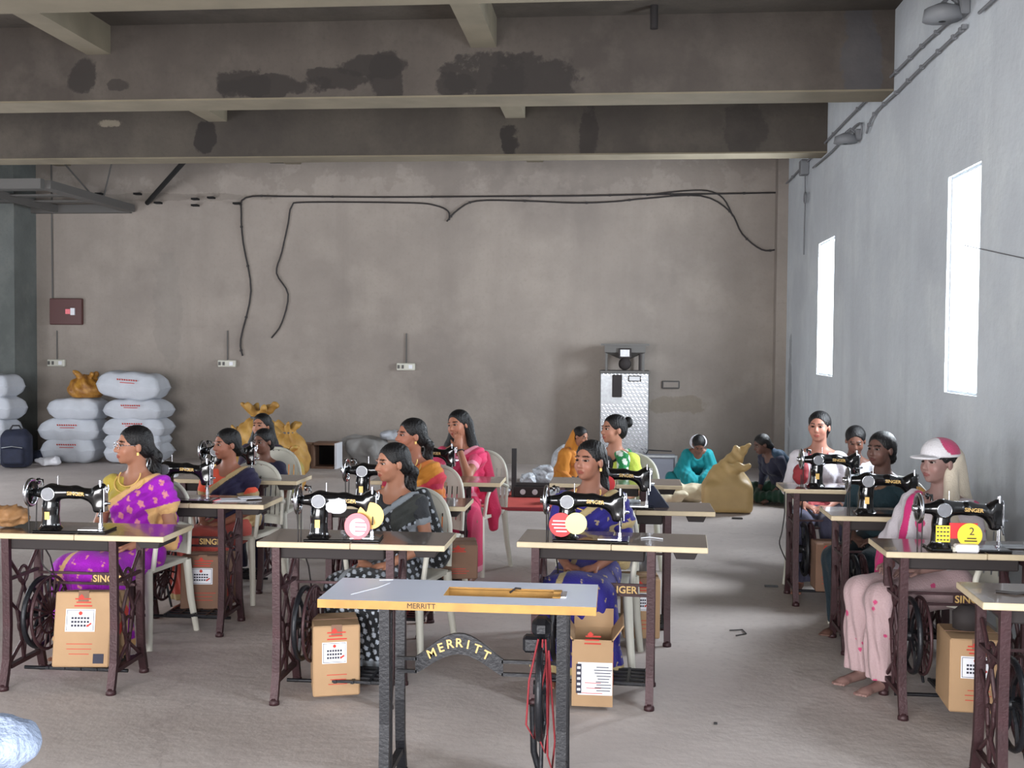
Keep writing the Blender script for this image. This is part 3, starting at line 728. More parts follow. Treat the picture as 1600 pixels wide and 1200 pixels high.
text('MERRITT', .026, 'under', 'edge_print', tp, (-.12, -d2-.0005, HT-th/2), depth=.0003)
q = MB().box((hx1-.012, .045, HT-.003), (.03, .03, .01)).box((hx1-.012, -.04, HT-.003), (.03, .03, .01)); q.build('hinge', 'ochre', t)
MB().box((hx1+.012, .0, HT+.001), (.02, .09, .002)).build('hinge_plate', 'chrome', t)
MB().box((.14, .02, HT-.035), (.40, .02, .02)).box((.14, .068, HT-.022), (.42, .012, .03)).build('inner_rail', 'ochre', t)
MB().tube([(.17, .05, HT-.01), (.19, .065, HT+.004), (.21, .066, HT+.002)], .004, 6).build('catch', 'under', t)
MB().tube([(-w2+.15, .15, HT+.001), (-w2+.2, .17, HT+.001)], .0015, 4).tube([(-w2+.1, -.1, HT+.001), (-w2+.17, .02, HT+.001), (-w2+.2, .11, HT+.001)], .0012, 4).build('surface_scratch', 'white', t)
fl = side_frame('side_frame', 'iron_black', t, -w2+.235, 'iron_black', .3, lattice=False)
fr = side_frame('side_frame', 'iron_black', t, w2-.12, 'iron_black', .3, lattice=False)
MB().bar([(0, -.09, .72), (0, -.085, .1)], .03, .02).bar([(0, .09, .72), (0, .085, .1)], .03, .02).build('inner_post', 'iron_black', fr)
# arched brace with the maker's name
q = MB(); N = 17; x0, x1 = -.165, .145; xc = (x0+x1)/2-.01
arc = [(xc-.16+.32*k/(N-1), .0) for k in range(N)]
vs = []
for k in range(N):
    u = k/(N-1)*2-1; x = xc+u*.165; zc = .455+.085*math.cos(u*PI/2)**1.2; hh = .031+.008*(1-u*u)
    for y in (.06, .075):
        for s_ in (-1, 1): vs.append((x, y, zc+s_*hh))
fs = []
for k in range(N-1):
    a, b = 4*k, 4*k+4
    fs += [(a, b, b+1, a+1), (a+2, a+3, b+3, b+2), (a+1, b+1, b+3, a+3), (a, a+2, b+2, b)]
fs += [(0, 1, 3, 2), (4*N-4, 4*N-2, 4*N-1, 4*N-3)]
q.add(vs, fs)
q.box(((-w2+.235+xc-.16)/2, .067, .478), (xc-.16+w2-.235, .014, .012)); q.box(((-w2+.235+xc-.16)/2, .067, .43), (xc-.16+w2-.235, .014, .012))
q.box(((w2-.12+xc+.16)/2, .067, .478), (w2-.12-xc-.16, .014, .012)); q.box(((w2-.12+xc+.16)/2, .067, .43), (w2-.12-xc-.16, .014, .012))
br = q.build('arched_brace', 'iron_black', t)
for i, ch in enumerate('MERRITT'):
    u = (i-3)/3*.62; x = xc+u*.165; zc = .458+.085*math.cos(u*PI/2)**1.2
    text(ch, .046, 'gold_text', 'letter', br, (x, .0585, zc), rot=(PI/2, math.atan(.085*1.5*math.sin(u*PI/2)/.165)*.75, 0), bold=.0008, depth=.001)
wheel_part(t, 'iron_black', w2-.20, .02, .40, .18)
MB().tube([(w2-.24, .12, .30), (w2-.235, .13, .12), (w2-.2, .13, .0)], .013, 6).build('bent_strut', 'iron_black', t)
MB().box((w2-.22, .03, .56), (.10, .06, .06), bev=.01).build('drive_bracket', 'iron_black', t); MB().box((w2-.2, .0, .63), (.07, .09, .07), bev=.02).build('bearing_block', 'iron_black', t)
MB().tube([(w2-.2, .03, .2), (w2-.2, .0, .02)], .008, 6).build('pitman_rod', 'iron_black', t)
q = MB()
for k, (a, b_) in enumerate(((-.02, .24), (.02, .19), (.045, .13))):
    q.tube([(w2-.2+a*.4, -.06, .6), (w2-.22+a, -.07, .45), (w2-.225+a*1.2, -.07, b_+.05), (w2-.2+a, -.07, b_), (w2-.19+a, -.06, b_+.1), (w2-.17, -.06, .56)], .004, 5)
q.build('cord_loop', 'maroon', t, label='maroon cord loops')
p_ = MB()
for y in (-.11, -.055, 0, .055, .11): p_.box((0, y, 0), (.34, .016, .012))
for x in (-.17, 0, .17): p_.box((x, 0, 0), (.014, .25, .014))
p_.build('treadle_pedal', 'iron_black', t, (.03, -.05, .03)); MB().tube([(-w2+.235, 0, .06), (w2-.12, 0, .06)], .009, 6).build('rocker_rod', 'iron_black', t)

# ================================================================ people
def nrm(v): v = np.array(v, float); return v/np.linalg.norm(v)
def rotm(ax, deg): return np.array(Matrix.Rotation(math.radians(deg), 3, ax))
def hand(f, w, d, n, s=1, curl=.5, side=1, k=.006):
    """palm, four unequal fingers and a thumb from the wrist w; d fingers' direction, n the way the palm faces"""
    w = np.array(w, float); d = nrm(d); n = np.array(n, float); n = nrm(n-d*(n@d)); sd = np.cross(d, n)*side
    R = np.stack([sd, d, n], 1)
    f.ell(w+d*.045*s, (.036*s, .052*s, .017*s), R, k=.015)
    for off, L in ((-.027, .062), (-.009, .074), (.009, .070), (.026, .054)):
        b = w+d*.078*s+sd*off*s; m = b+(d*math.cos(curl*.6)+n*math.sin(curl*.6)+sd*off*2)*L*.5*s
        e = m+(d*math.cos(curl*1.5)+n*math.sin(curl*1.5))*L*.5*s
        f.cap(b-d*.02*s, m, .0092*s, .0085*s, k=.004); f.cap(m, e, .0085*s, .0068*s, k=.002)
    b = w+d*.02*s-sd*.026*s; m = b-sd*.026*s+d*.022*s+n*.012*s; e = m+d*.028*s+n*.012*s-sd*.004*s
    f.cap(b, m, .0125*s, .0105*s, k=.008); f.cap(m, e, .0105*s, .0085*s, k=.002)
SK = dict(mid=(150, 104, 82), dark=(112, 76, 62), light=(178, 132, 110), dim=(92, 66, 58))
def pat_motif(V, sc, thr, shear=.5):
    u = (V[:, 0]+V[:, 1]*.6+shear*V[:, 2])*sc; v = (V[:, 2]-shear*V[:, 0])*sc
    iu, iv = np.floor(u), np.floor(v); hs = np.modf(np.abs(np.sin(iu*12.9898+iv*78.233)*43758.5453))[0]
    du = u-iu-.5+(hs-.5)*.3; dv = v-iv-.5-(hs-.5)*.3
    return (du*du+dv*dv*.7+.03*np.sin(u*15)*np.sin(v*17)) < thr*(.5+hs)
def L3(c): return np.array(lin(c))
def person(label, px, py, Y, head=0, body=0, h=.0075, pose='sit', lean=0, pitch=0, roll=0, skin='mid', top='kameez', col=(90, 40, 90), bcol=None,
           border=(196, 160, 92), motif=None, mcol=None, mthr=.06, msc=14, hair='pony', arms=None, sleeve=.55, legs=None, extra=None, bindi=False,
           neck_gold=False, female=1, parm=.42, shl=9., group=None, wide=1., foot=True, name='person', hcol=None, side=1, shawl=None, skm=.35):
    dz = -.36 if pose == 'floor' else 0
    hip = np.array([0, .02, .52+dz]); RL = rotm('X', lean)
    def T(p): return RL @ (np.array(p, float)+np.array([0, 0, dz])-hip)+hip
    hr = head-body
    HR = rotm('Z', hr) @ rotm('X', pitch) @ rotm('Y', roll)
    hc = T((0, -.005, 1.177)) if not lean else T((0, -.01, 1.165))
    topz = (hc+HR @ np.array([0, .02, .113]))[2]
    P = PY(px, py, Y); s = P.z/max(topz, .3)
    bz = math.radians(body); off = Matrix.Rotation(bz, 3, 'Z') @ Vector(hc*s)
    root = thing(name, label, 'person', (P.x-off.x, Y-off.y, 0), bz, group)
    X = lambda V: V*s
    def H(p): return hc+HR @ np.array(p, float)
    lo = (-.40*wide, -.66, -.01); hi = (.40*wide, .34, 1.33+dz)
    if pose == 'floor': lo = (-.48, -.62, -.01); hi = (.48, .34, 1.0)
    f = Field(lo, hi, h)
    # torso
    def torso(f, e=0., k=.04):
        f.ell(T((0, .02, .54)), (.155*wide+e, .115+e, .12+e), k=0); f.ell(T((0, .02, .68)), (.118*wide+e, .09+e, .13+e), RL, k=k)
        f.ell(T((0, .02, .84)), (.142*wide+e, .098+e, .14+e), RL, k=k)
        f.cap(T((-.135*wide, .03, .94)), T((.135*wide, .03, .94)), .046+e, k=k)
        if female:
            for q in (-1, 1): f.ell(T((q*.062, -.05, .845)), (.056+e, .052+e, .056+e), k=.03)
    torso(f, 0)
    f.cap(T((0, .035, .95)), H((0, .026, -.05)), .056, .050, k=.04)
    for q in (-1, 1): f.cap(T((q*.03, .04, 1.0)), T((q*.13, .035, .95)), .04, .04, k=.03)
    # head and face
    g = lambda p, r, k=.02, op='add': f.ell(H(p), r, HR, k, op)
    g((0, .018, .035), (.074, .09, .078), .01); g((0, -.022, -.015), (.060, .066, .088)); g((0, -.035, -.062), (.043, .045, .036)); g((0, -.064, -.086), (.017, .015, .015), .015)
    for q in (-1, 1):
        g((q*.036, -.056, -.028), (.022, .02, .024), .02); g((q*.029, -.090, .006), (.016, .013, .010), .008, 'sub')
        g((q*.026, -.078, .026), (.022, .010, .007), .01); g((q*.010, -.092, -.029), (.0075, .008, .0065), .005); g((q*.074, .012, -.008), (.009, .018, .028), .006)
    f.cap(H((0, -.078, .016)), H((0, -.100, -.022)), .0075, .0125, k=.009)
    g((0, -.085, -.053), (.021, .010, .006), .005); g((0, -.083, -.064), (.017, .010, .007), .005)
    # arms: list of (elbow, wrist, finger direction, palm facing) per side
    A = arms or {}
    AP = {}
    for q in (-1, 1):
        a = A.get(q)
        if a is None: a = ((q*.215*wide, .02, .70), (q*.085, -.215, .615), (-q*.75, -.6, -.1), (0, .15, -1)) if pose == 'sit' else ((q*.23, -.02, .72), (q*.11, -.27, .62), (-q*.4, -.9, -.2), (0, 0, -1))
        sh = T((q*.158*wide, .03, .94)); el = T(a[0]) if (pose == 'sit' or lean) else T(a[0]); wr = T(a[1]); d = RL @ np.array(a[2], float); n = RL @ np.array(a[3], float)
        f.cap(sh, el, .044, .036, k=.03); f.cap(el, wr, .036, .024, k=.02); hand(f, wr, d, n, .95, .5, -q)
        AP[q] = (sh, el, wr, d)
    # legs
    Lg = legs or ({q: ((q*.115, -.41, .49), (q*.105, -.36, .09), (q*.12, -.51, .035)) for q in (-1, 1)} if pose == 'sit' else
                  {q: ((q*.33, -.22, .13), (-q*.04, -.34, .07), (-q*.16, -.38, .05)) for q in (-1, 1)})
    for q in (-1, 1):
        kn, an, to = (np.array(v, float) for v in Lg[q]); hp = np.array((q*.085, 0, .50+dz))
        f.cap(hp, kn, .08, .058, k=.03); f.cap(kn, an, .055, .034, k=.02)
        f.cap(an+[0, .01, -.04], to, .030, .022, k=.02); f.ell(to, (.036, .04, .018), k=.015)
        for j in range(5): f.cap(to+[(j-2)*.014, -.02, -.004], to+[(j-2)*.015, -.052+.005*abs(j-1), -.008], .009, .008, k=.003)
    sk = L3(SK[skin] if isinstance(skin, str) else skin); HRi = HR.T
    def skc(V):
        C = np.tile(sk, (len(V), 1)); q = (V-hc) @ HRi.T
        ax = np.abs(q[:, 0])
        lips = (ax < .021) & (np.abs(q[:, 2]+.0585) < .0105*(1-(ax/.03)**2)) & (q[:, 1] < -.078); C[lips] = sk*np.array([.75, .42, .45])
        ck = np.exp(-(((ax-.036)/.02)**2+((q[:, 2]+.028)/.02)**2))[:, None]*(q[:, 1] < -.03)[:, None]; C = C*(1+ck*np.array([.12, 0, 0]))
        br = (np.abs(ax-.028) < .019) & (np.abs(q[:, 2]-.031+(ax-.028)**2*6) < .0042) & (q[:, 1] < -.05); C[br] = sk*.12
        ey = (np.abs(ax-.029) < .016) & (np.abs(q[:, 2]-.010) < .0055) & (q[:, 1] < -.05); C[ey] = sk*.28
        if bindi: C[(ax < .005) & (np.abs(q[:, 2]-.04) < .005) & (q[:, 1] < -.05)] = L3((120, 20, 30))
        return C
    sdf_obj(f, 'body', 'skinm', root, skc, X)
    # eyes
    for q in (-1, 1):
        b = MB(); c = H((q*.029, -.0735, .007)); fw = HR @ np.array([0, -1, 0])
        for lat in range(7):
            for lon in range(10): pass
        b.grid(lambda u, v: tuple((c+HR @ (np.array([math.sin(PI*v)*math.cos(2*PI*u)*.0135, -math.cos(PI*v)*.0095, math.sin(PI*v)*math.sin(2*PI*u)*.0062])))*s), 13, 9)
        nf = len(b.f)
        for i in range(nf): b.m[i] = 1 if i < 12*3 else 0
        b.build('eye', [EYEW, EYEB], root)
    # hair
    hh = max(.0045, h*.8); hf = Field(hc-.26, hc+np.array([.26, .26, .16]), hh)
    if hair == 'long': hf = Field(hc-np.array([.2, .2, .52]), hc+np.array([.22, .26, .16]), hh)
    e = lambda p, r, k=.015, op='add': hf.ell(H(p), r, HR, k, op)
    e((0, .024, .040), (.083, .098, .084)); e((0, .062, -.012), (.074, .058, .07), .03)
    e((0, -.095, -.022), (.071, .088, .098), .006, 'sub')
    for q in (-1, 1): e((q*.085, -.004, -.04), (.028, .04, .05), .01, 'sub')
    if hair == 'bun': e((0, .142, .055), (.046, .034, .046), .004)
    if hair in ('pony', 'long'):
        a = H((0, .10, -.02)); pts = [a, a+HR @ np.array([.0, .045, -.05]), T((side*.06, .13, 1.02)), T((side*.08, .14, .88))]
        for i, (r1, r2) in enumerate(((.034, .03), (.03, .034), (.034, .024))): hf.cap(pts[i], pts[i+1], r1, r2, k=.02)
    if hair == 'long':
        for q in (-1, 1): hf.cap(H((q*.06, .05, 0)), T((q*.10, .06, 1.0)), .04, .045, k=.04); hf.cap(T((q*.10, .06, 1.0)), T((q*.10, .10, .74)), .045, .03, k=.03)
    if hair == 'low':
        e((0, .10, -.06), (.05, .04, .045), .02)
    if hair != 'none':
        x, y, z = hf.pts(); hf.D += (.0022*np.sin(x*420+z*90)*np.cos(y*60)).astype(np.float32)
        o = sdf_obj(hf, 'hair', hcol or 'hairm', root, None, X)
    # clothes
    bc = L3(bcol or col); cc = L3(col); bo = L3(border); mc = L3(mcol or border)
    tl = (-.30*wide, -.30, .44+dz); th_ = (.30*wide, .30, 1.06+dz)
    if lean or pose == 'floor': tl = (-.34, -.62, -.0); th_ = (.34, .32, 1.06+dz)
    cf = Field(tl, th_, h); torso(cf, .010)
    for q in (-1, 1):
        sh, el, wr, d = AP[q]; sv = sleeve[q] if isinstance(sleeve, dict) else sleeve
        if sv > 0: cf.cap(sh, sh+(el-sh)*min(sv, 1), .056, .050, k=.025)
        if sv > 1: cf.cap(el, el+(wr-el)*(sv-1), .050, .036, k=.02)
    cf.ell(T((0, -.07, 1.02)), (.072, .10, .085), k=.01, op='sub'); cf.cap(T((0, .03, .96)), T((0, .03, 1.1)), .056, k=.01, op='sub')
    x, y, z = cf.pts(); cf.D += (.003*np.sin(z*70+x*30)*np.sin(x*55+y*40)).astype(np.float32)
    def bcf(V):
        C = np.tile(bc if top == 'sari' else cc, (len(V), 1))
        if top != 'sari' and motif: C[pat_motif(V, msc, mthr)] = mc
        if top == 'sari':
            for q in (-1, 1):
                sh, el, wr, d = AP[q]; sv = sleeve if not isinstance(sleeve, dict) else sleeve[q]; ee = sh+(el-sh)*min(sv, 1)
                ax = nrm(el-sh); C[((V-ee) @ ax > -.005) & (np.sign(V[:, 0]) == q) & (np.abs(V[:, 0]) > .1)] = bo
        else: C[np.linalg.norm(V-T((0, -.05, 1.0)), axis=1) < .085] = bo
        return C
    sdf_obj(cf, 'blouse' if top == 'sari' else 'tunic', 'cloth', root, bcf, X)
    if top == 'sari':
        sf = Field(tl, th_, h); torso(sf, .020)
        sh, el, wr, d = AP[1]
        if parm: sf.cap(sh+[0, 0, .004], sh+(el-sh)*parm+[.01, .01, 0], .064, .070, k=.03)
        sf.cap(sh+[-.02, .05, 0], T((.17, .13, .60)), .05, .065, k=.03)
        x, y, z = sf.pts(); n0 = T((0, 0, 0)); 
        line = z-dz-(.80+(x+.15)*.80)
        neck = .045-(x-.035)                                       # keep only what lies outside the neck on the shoulder
        cut = np.maximum(line, np.where(z-dz > .93, .035-x, -1.))
        sf.D = np.maximum(sf.D, cut.astype(np.float32)); fold = .0045*np.sin((z-.8*x)*95+y*8)
        sf.D = (sf.D+fold*(1+0*x)).astype(np.float32)
        def scf(V):
            C = np.tile(cc, (len(V), 1)); z_ = V[:, 2]-dz; l = (.80+(V[:, 0]+.15)*.80)-z_
            if motif: C[pat_motif(V, msc, mthr)] = mc
            C[(l < .045) & (V[:, 1] < .08)] = bo
            ee = sh+(el-sh)*.42; C[((V-ee) @ nrm(el-sh) > .01) & (V[:, 0] > .13) & (V[:, 1] < .12)] = bo
            if shawl: C[(V[:, 0] > .05) & (V[:, 1] < .05) & (l > .045) & (l < shl) & (z_ > .74)] = L3(shawl)
            return C
        sdf_obj(sf, 'pallu', 'cloth', root, scf, X)
    # skirt / trousers
    if pose == 'sit':
        kf = Field((-.34, -.60, .03), (.34, .24, .70), h)
        K = {q: [np.array(v, float) for v in Lg[q]] for q in (-1, 1)}
        kf.ell((0, .02, .54), (.175*wide, .135, .12), k=0)
        for q in (-1, 1):
            kf.cap((q*.085, 0, .52), K[q][0], .105, .088, k=.04)
            kf.cap(K[q][0], K[q][1]+[0, -.01, .0], .088, .075 if top != 'sari' else .085, k=.03)
        if top == 'sari':
            m = (K[-1][0]+K[1][0])/2; n = (K[-1][1]+K[1][1])/2; kf.cap((0, -.05, .52), m, .10, .10, k=.05); kf.cap(m, n+[0, -.01, 0], .13, .135, k=.06); [kf.cap(K[q][0], K[q][1]+[q*.03, 0, 0], .10, .115, k=.04) for q in (-1, 1)]
        x, y, z = kf.pts()
        kf.D += ((.007*np.sin(x*110+z*12)+.004*np.sin(x*47+z*30+2))*(y < 0.3)*np.clip((.62-z)*3, 0, 1)).astype(np.float32)
        kf.D = np.maximum(kf.D, (.085-z).astype(np.float32)+np.zeros_like(kf.D))
        def kc(V):
            C = np.tile(cc if not isinstance(legcol, tuple) else L3(legcol), (len(V), 1))
            if motif: C[pat_motif(V, msc, mthr*skm)] = mc
            if top == 'sari': C[V[:, 2] < .13] = bo; C[(np.abs(V[:, 0]+.12-.25*(V[:, 2]-.4)) < .018) & (V[:, 2] > .45)] = bo
            return C
        legcol = extra.get('legcol') if extra else None
        sdf_obj(kf, 'skirt' if top == 'sari' else 'trousers', 'cloth', root, kc, X)
    else:
        kf = Field((-.52, -.60, -.0), (.52, .30, .40), h)
        kf.ell((0, .03, .15), (.20, .17, .15), k=0)
        for q in (-1, 1):
            kn, an, to = (np.array(v, float) for v in Lg[q]); kf.cap((q*.09, 0, .14), kn, .115, .085, k=.05); kf.cap(kn, an, .08, .06, k=.04)
        x, y, z = kf.pts(); kf.D += (.007*np.sin(x*60+y*50)).astype(np.float32); kf.D = np.maximum(kf.D, (.004-z).astype(np.float32)+np.zeros_like(kf.D))
        lc = L3(extra['legcol']) if extra and extra.get('legcol') else cc
        sdf_obj(kf, 'trousers', 'cloth', root, lambda V: np.tile(lc, (len(V), 1)), X)
    ctx = dict(root=root, s=s, H=H, T=T, HR=HR, hc=hc, AP=AP, h=h, dz=dz, X=X, RL=RL, torso=torso)
    if neck_gold:
        b = MB()
        for R_2, dzz in ((.072, 0), (.10, -.03)):
            pts = [T((R_2*math.sin(a), -.035-R_2*.75*math.cos(a)*.6, 1.0+dzz-(.04+R_2*.25)*math.cos(a)))*s for a in np.linspace(-1.9, 1.9, 17)]
            b.tube([tuple(p) for p in pts], .004, 6)
        b.build('necklace', 'gold', root)
        for q in (-1, 1):
            b = MB().tube([tuple(H((q*.077, .006, -.034))*s), tuple(H((q*.078, .006, -.052))*s)], .007, 8); b.build('earring', 'gold', root)
    return ctx
EYEW = mat('eye_white', (190, 182, 176), .3); EYEB = mat('eye_iris', (22, 14, 12), .2)
def veil(c, name, fn, color, h=None, lo=None, hi=None, fold=.004, m='cloth'):
    """a cloth shell child: fn adds volumes to the field in body space"""
    f = Field(lo or (-.42, -.45, .0), hi or (.42, .42, 1.36), h or c['h']); fn(f)
    x, y, z = f.pts(); f.D += (fold*np.sin(x*80+z*25)*np.cos(y*50+z*10)).astype(np.float32)
    cf = color if callable(color) else (lambda V: np.tile(L3(color), (len(V), 1)))
    return sdf_obj(f, name, m, c['root'], cf, c['X'])

# --- front row
c = person('woman in a bright purple and gold sari, yellow blouse and spectacles, at the front left', 207, 667, 5.88, -48, -12, .0055, skin='mid', top='sari',
    col=(150, 20, 172), bcol=(176, 156, 64), border=(206, 164, 110), motif=True, mcol=(205, 130, 140), mthr=.035, msc=11, hair='pony', neck_gold=True, bindi=True, roll=0, wide=1.08,
    arms={-1: ((-.25, .02, .70), (-.16, -.20, .60), (.6, -.8, 0), (0, 0, -1)), 1: ((.24, .03, .70), (.14, -.22, .62), (-.8, -.5, 0), (0, 0, -1))})
H, s, root = c['H'], c['s'], c['root']; b = MB()
for q in (-1, 1):
    ctr = H((q*.030, -.098, .004))
    b.tube([tuple((ctr+c['HR'] @ np.array([.024*math.cos(a), .004, .016*math.sin(a)]))*s) for a in np.linspace(0, 2*PI, 20)], .0017, 5)
    b.tube([tuple(H((q*.054, -.095, .008))*s), tuple(H((q*.080, .005, .008))*s)], .0017, 5)
b.tube([tuple(H((-.008, -.1, .008))*s), tuple(H((.008, -.1, .008))*s)], .0017, 5)
b.build('spectacles', 'chrome', root)

c = person('woman in a black sari with white flecks and silver sleeves, at the second front table', 612, 694, 5.72, -50, -14, .0055, skin='mid', top='sari', wide=1.05,
    sleeve=.38, col=(24, 26, 30), bcol=(40, 42, 46), border=(122, 128, 134), motif=True, mcol=(165, 172, 182), mthr=.07, msc=22, hair='pony', shawl=(50, 52, 50), pitch=4, parm=0, shl=.2, skm=1)
T = c['T']
def pf(f): f.cap(T((.15, .10, .97)), T((.24, .13, .62)), .055, .08, k=.02)
veil(c, 'loose_drape', pf, lambda V: np.where(pat_motif(V, 20, .05)[:, None], L3((150, 156, 164)), L3((18, 19, 22))))
person('girl in royal blue with gold sprigs and dark ponytail, seated behind the third front table', 921, 690, 5.72, -34, -8, .0055, skin=(140, 96, 78), top='sari',
    col=(40, 34, 118), bcol=(44, 36, 120), border=(176, 156, 112), motif=True, mcol=(160, 142, 110), mthr=.025, msc=13, hair='pony', sleeve=.9, neck_gold=True, pitch=-2)
c = person('woman in a white and pink cap with a pale veil, seated sideways, front right', 1466, 690, 5.66, -58, -48, .0055, skin=(128, 100, 94), top='kameez',
    col=(176, 168, 172), border=(140, 110, 104), hair='low', sleeve=1.5, extra=dict(legcol=(168, 144, 146)), motif=True, mcol=(176, 60, 104), mthr=.05, msc=5, wide=1.1, skm=0,
    legs={-1: ((-.19, -.38, .49), (-.2, -.36, .09), (-.21, -.5, .035)), 1: ((-.02, -.44, .49), (-.03, -.42, .09), (-.03, -.56, .035))},
    arms={-1: ((-.25, -.02, .72), (-.12, -.24, .64), (.4, -.9, 0), (0, 0, -1)), 1: ((.23, .02, .70), (.06, -.25, .64), (-.5, -.8, 0), (0, 0, -1))})
H = c['H']; HR = c['HR']
f = Field(c['hc']-.2, c['hc']+.2, .005); f.ell(H((0, .018, .048)), (.094, .108, .088), HR, k=0); f.box(H((0, .0, -.05)), (.2, .2, .085), .005, HR, k=.003, op='sub')
f.ell(H((0, -.10, .032)), (.078, .068, .012), HR, k=.01); f.ell(H((0, -.10, .015)), (.085, .06, .012), HR, k=.004, op='sub')
def capc(V):
    q = (V-c['hc']) @ HR; C = np.tile(L3((196, 194, 198)), (len(V), 1))
    C[((q[:, 1]-.05)/.085)**2+((q[:, 2]-.095)/.055)**2 < 1] = L3((168, 62, 98)); C[(q[:, 1] > .06)] = L3((168, 62, 98)); C[(q[:, 2] < .05) & (q[:, 1] < .08)] = L3((196, 194, 198)); return C
sdf_obj(f, 'cap', 'cloth', c['root'], capc, c['X'])
def vf(f):
    f.cap(H((0, .075, .01)), c['T']((0, .15, .85)), .085, .12, k=.03); f.ell(H((0, -.04, -.0)), (.078, .12, .13), HR, k=.01, op='sub'); f.cap(H((.055, .03, -.05)), c['T']((.12, -.03, .78)), .035, .055, k=.02)
veil(c, 'veil', vf, (178, 168, 152))
def sf(f):
    f.cap(c['T']((-.14, .0, .95)), c['T']((-.24, -.03, .70)), .07, .085, k=.03); f.cap(c['T']((-.24, -.03, .70)), (-.17, -.14, .52), .085, .1, k=.03)
    f.cap(c['T']((-.10, -.06, .95)), c['T']((-.10, -.13, .70)), .05, .06, k=.03)
veil(c, 'shawl', sf, lambda V: np.where(((V[:, 2] < .72) & (V[:, 0] < -.20) | (np.abs(V[:, 0]+.10) < .02))[:, None], L3((176, 40, 100)), L3((178, 172, 178))), fold=.006)

# --- middle row
person('woman in a navy sari with gold border and orange sleeves, at the papers table', 353, 671, 6.95, -40, -8, .0068, skin=(140, 92, 74), top='sari',
    col=(28, 24, 54), bcol=(215, 84, 60), border=(168, 146, 106), hair='low', shawl=None, extra=dict(legcol=(168, 70, 60)), wide=1.05, pitch=4, motif=False, parm=.2)
person('woman in a red and orange sari with a gold shoulder band, in the middle row', 641, 655, 6.9, -55, -20, .0068, skin=(150, 98, 78), top='sari',
    col=(196, 60, 74), bcol=(170, 40, 70), border=(205, 120, 60), hair='pony', shawl=(196, 128, 48), shl=.17, parm=.2, neck_gold=True)
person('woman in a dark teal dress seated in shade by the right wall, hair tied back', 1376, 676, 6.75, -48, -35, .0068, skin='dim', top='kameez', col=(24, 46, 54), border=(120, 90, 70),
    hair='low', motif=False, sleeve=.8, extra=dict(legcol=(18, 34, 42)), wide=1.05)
# --- back row
person('child with dark cropped hair and navy top, in front of the ochre sacks', 410, 671, 7.95, -20, 0, .0085, skin='dark', top='kameez', col=(34, 32, 56), border=(34, 32, 56), hair='low', pitch=8, female=0)
person('long-haired woman half hidden behind the child, leaning by the ochre sacks', 408, 647, 8.75, -12, 0, .0085, skin='mid', top='kameez', col=(44, 34, 52), hair='long', border=(44, 34, 52), group=None)
c = person('woman in a bright pink sari resting her cheek on her hand, long loose hair', 716, 642, 8.0, -30, -18, .0068, skin=(158, 106, 84), top='sari', col=(218, 64, 108), bcol=(214, 74, 112), border=(228, 150, 170), parm=.1,
    hair='long', sleeve=.5, motif=False, roll=-8, pitch=4,
    arms={1: ((.20, -.24, .80), (.085, -.16, 1.01), (-.15, .18, .9), (-.6, .6, 0)), -1: ((-.2, -.14, .76), (.02, -.30, .80), (.9, -.2, 0), (0, 0, -1))},
    legs={q: ((.19+q*.09, -.36, .48), (.22+q*.08, -.36, .09), (.24+q*.08, -.49, .035)) for q in (-1, 1)})
T = c['T']
def pf(f): f.cap(T((.17, .12, .92)), T((.25, .13, .5)), .05, .06, k=.03); f.cap(T((.25, .13, .5)), (.26, .12, .36), .055, .035, k=.03)
veil(c, 'loose_drape', pf, (190, 44, 84))
b = MB(); wr = c['AP'][1][2]; el = c['AP'][1][1]; d = nrm(wr-el)
b.tube([tuple((wr-d*.03+.032*(np.cross(d, [0, 1, 0])*math.cos(a)+np.cross(d, np.cross(d, [0, 1, 0]))*math.sin(a)))*c['s']) for a in np.linspace(0, 2*PI, 14)], .005, 6); b.build('bangle', 'black', c['root'])
c = person('woman with a high hair bun, black blouse, lime sleeves and green and white scarf', 958, 649, 7.98, -58, -20, .0068, skin=(158, 112, 92), top='kameez', col=(188, 204, 84), border=(28, 30, 34), hair='bun', sleeve=.9, motif=False)
T = c['T']
def df(f):
    f.cap(T((-.02, .06, 1.0)), T((.10, -.02, .95)), .05, .05, k=.03); f.cap(T((.10, -.04, .95)), T((.11, -.10, .74)), .05, .05, k=.03); f.cap(T((.08, .10, .97)), T((.1, .14, .7)), .05, .06, k=.03)
veil(c, 'scarf', df, lambda V: np.where((pat_motif(V, 12, .12))[:, None], L3((205, 214, 205)), L3((30, 120, 66))))
def bf(f): f.ell(T((-.05, -.075, .86)), (.095, .055, .12), k=0)
veil(c, 'front_panel', bf, (30, 28, 32))
person('woman in a white top with hair pulled back, seated at the far right machine', 1280, 644, 7.95, -22, -12, .0068, skin=(160, 112, 96), top='kameez', col=(200, 195, 202), border=(150, 60, 70), hair='low', sleeve=1.2, motif=False, extra=dict(legcol=(70, 70, 90)))
person('child with black hair and white shirt between two women at the right wall, head bowed', 1337, 668, 8.1, -10, 0, .0085, skin='dark', top='kameez', col=(205, 205, 212), border=(205, 205, 212), hair='low', pitch=22, lean=6, female=0)

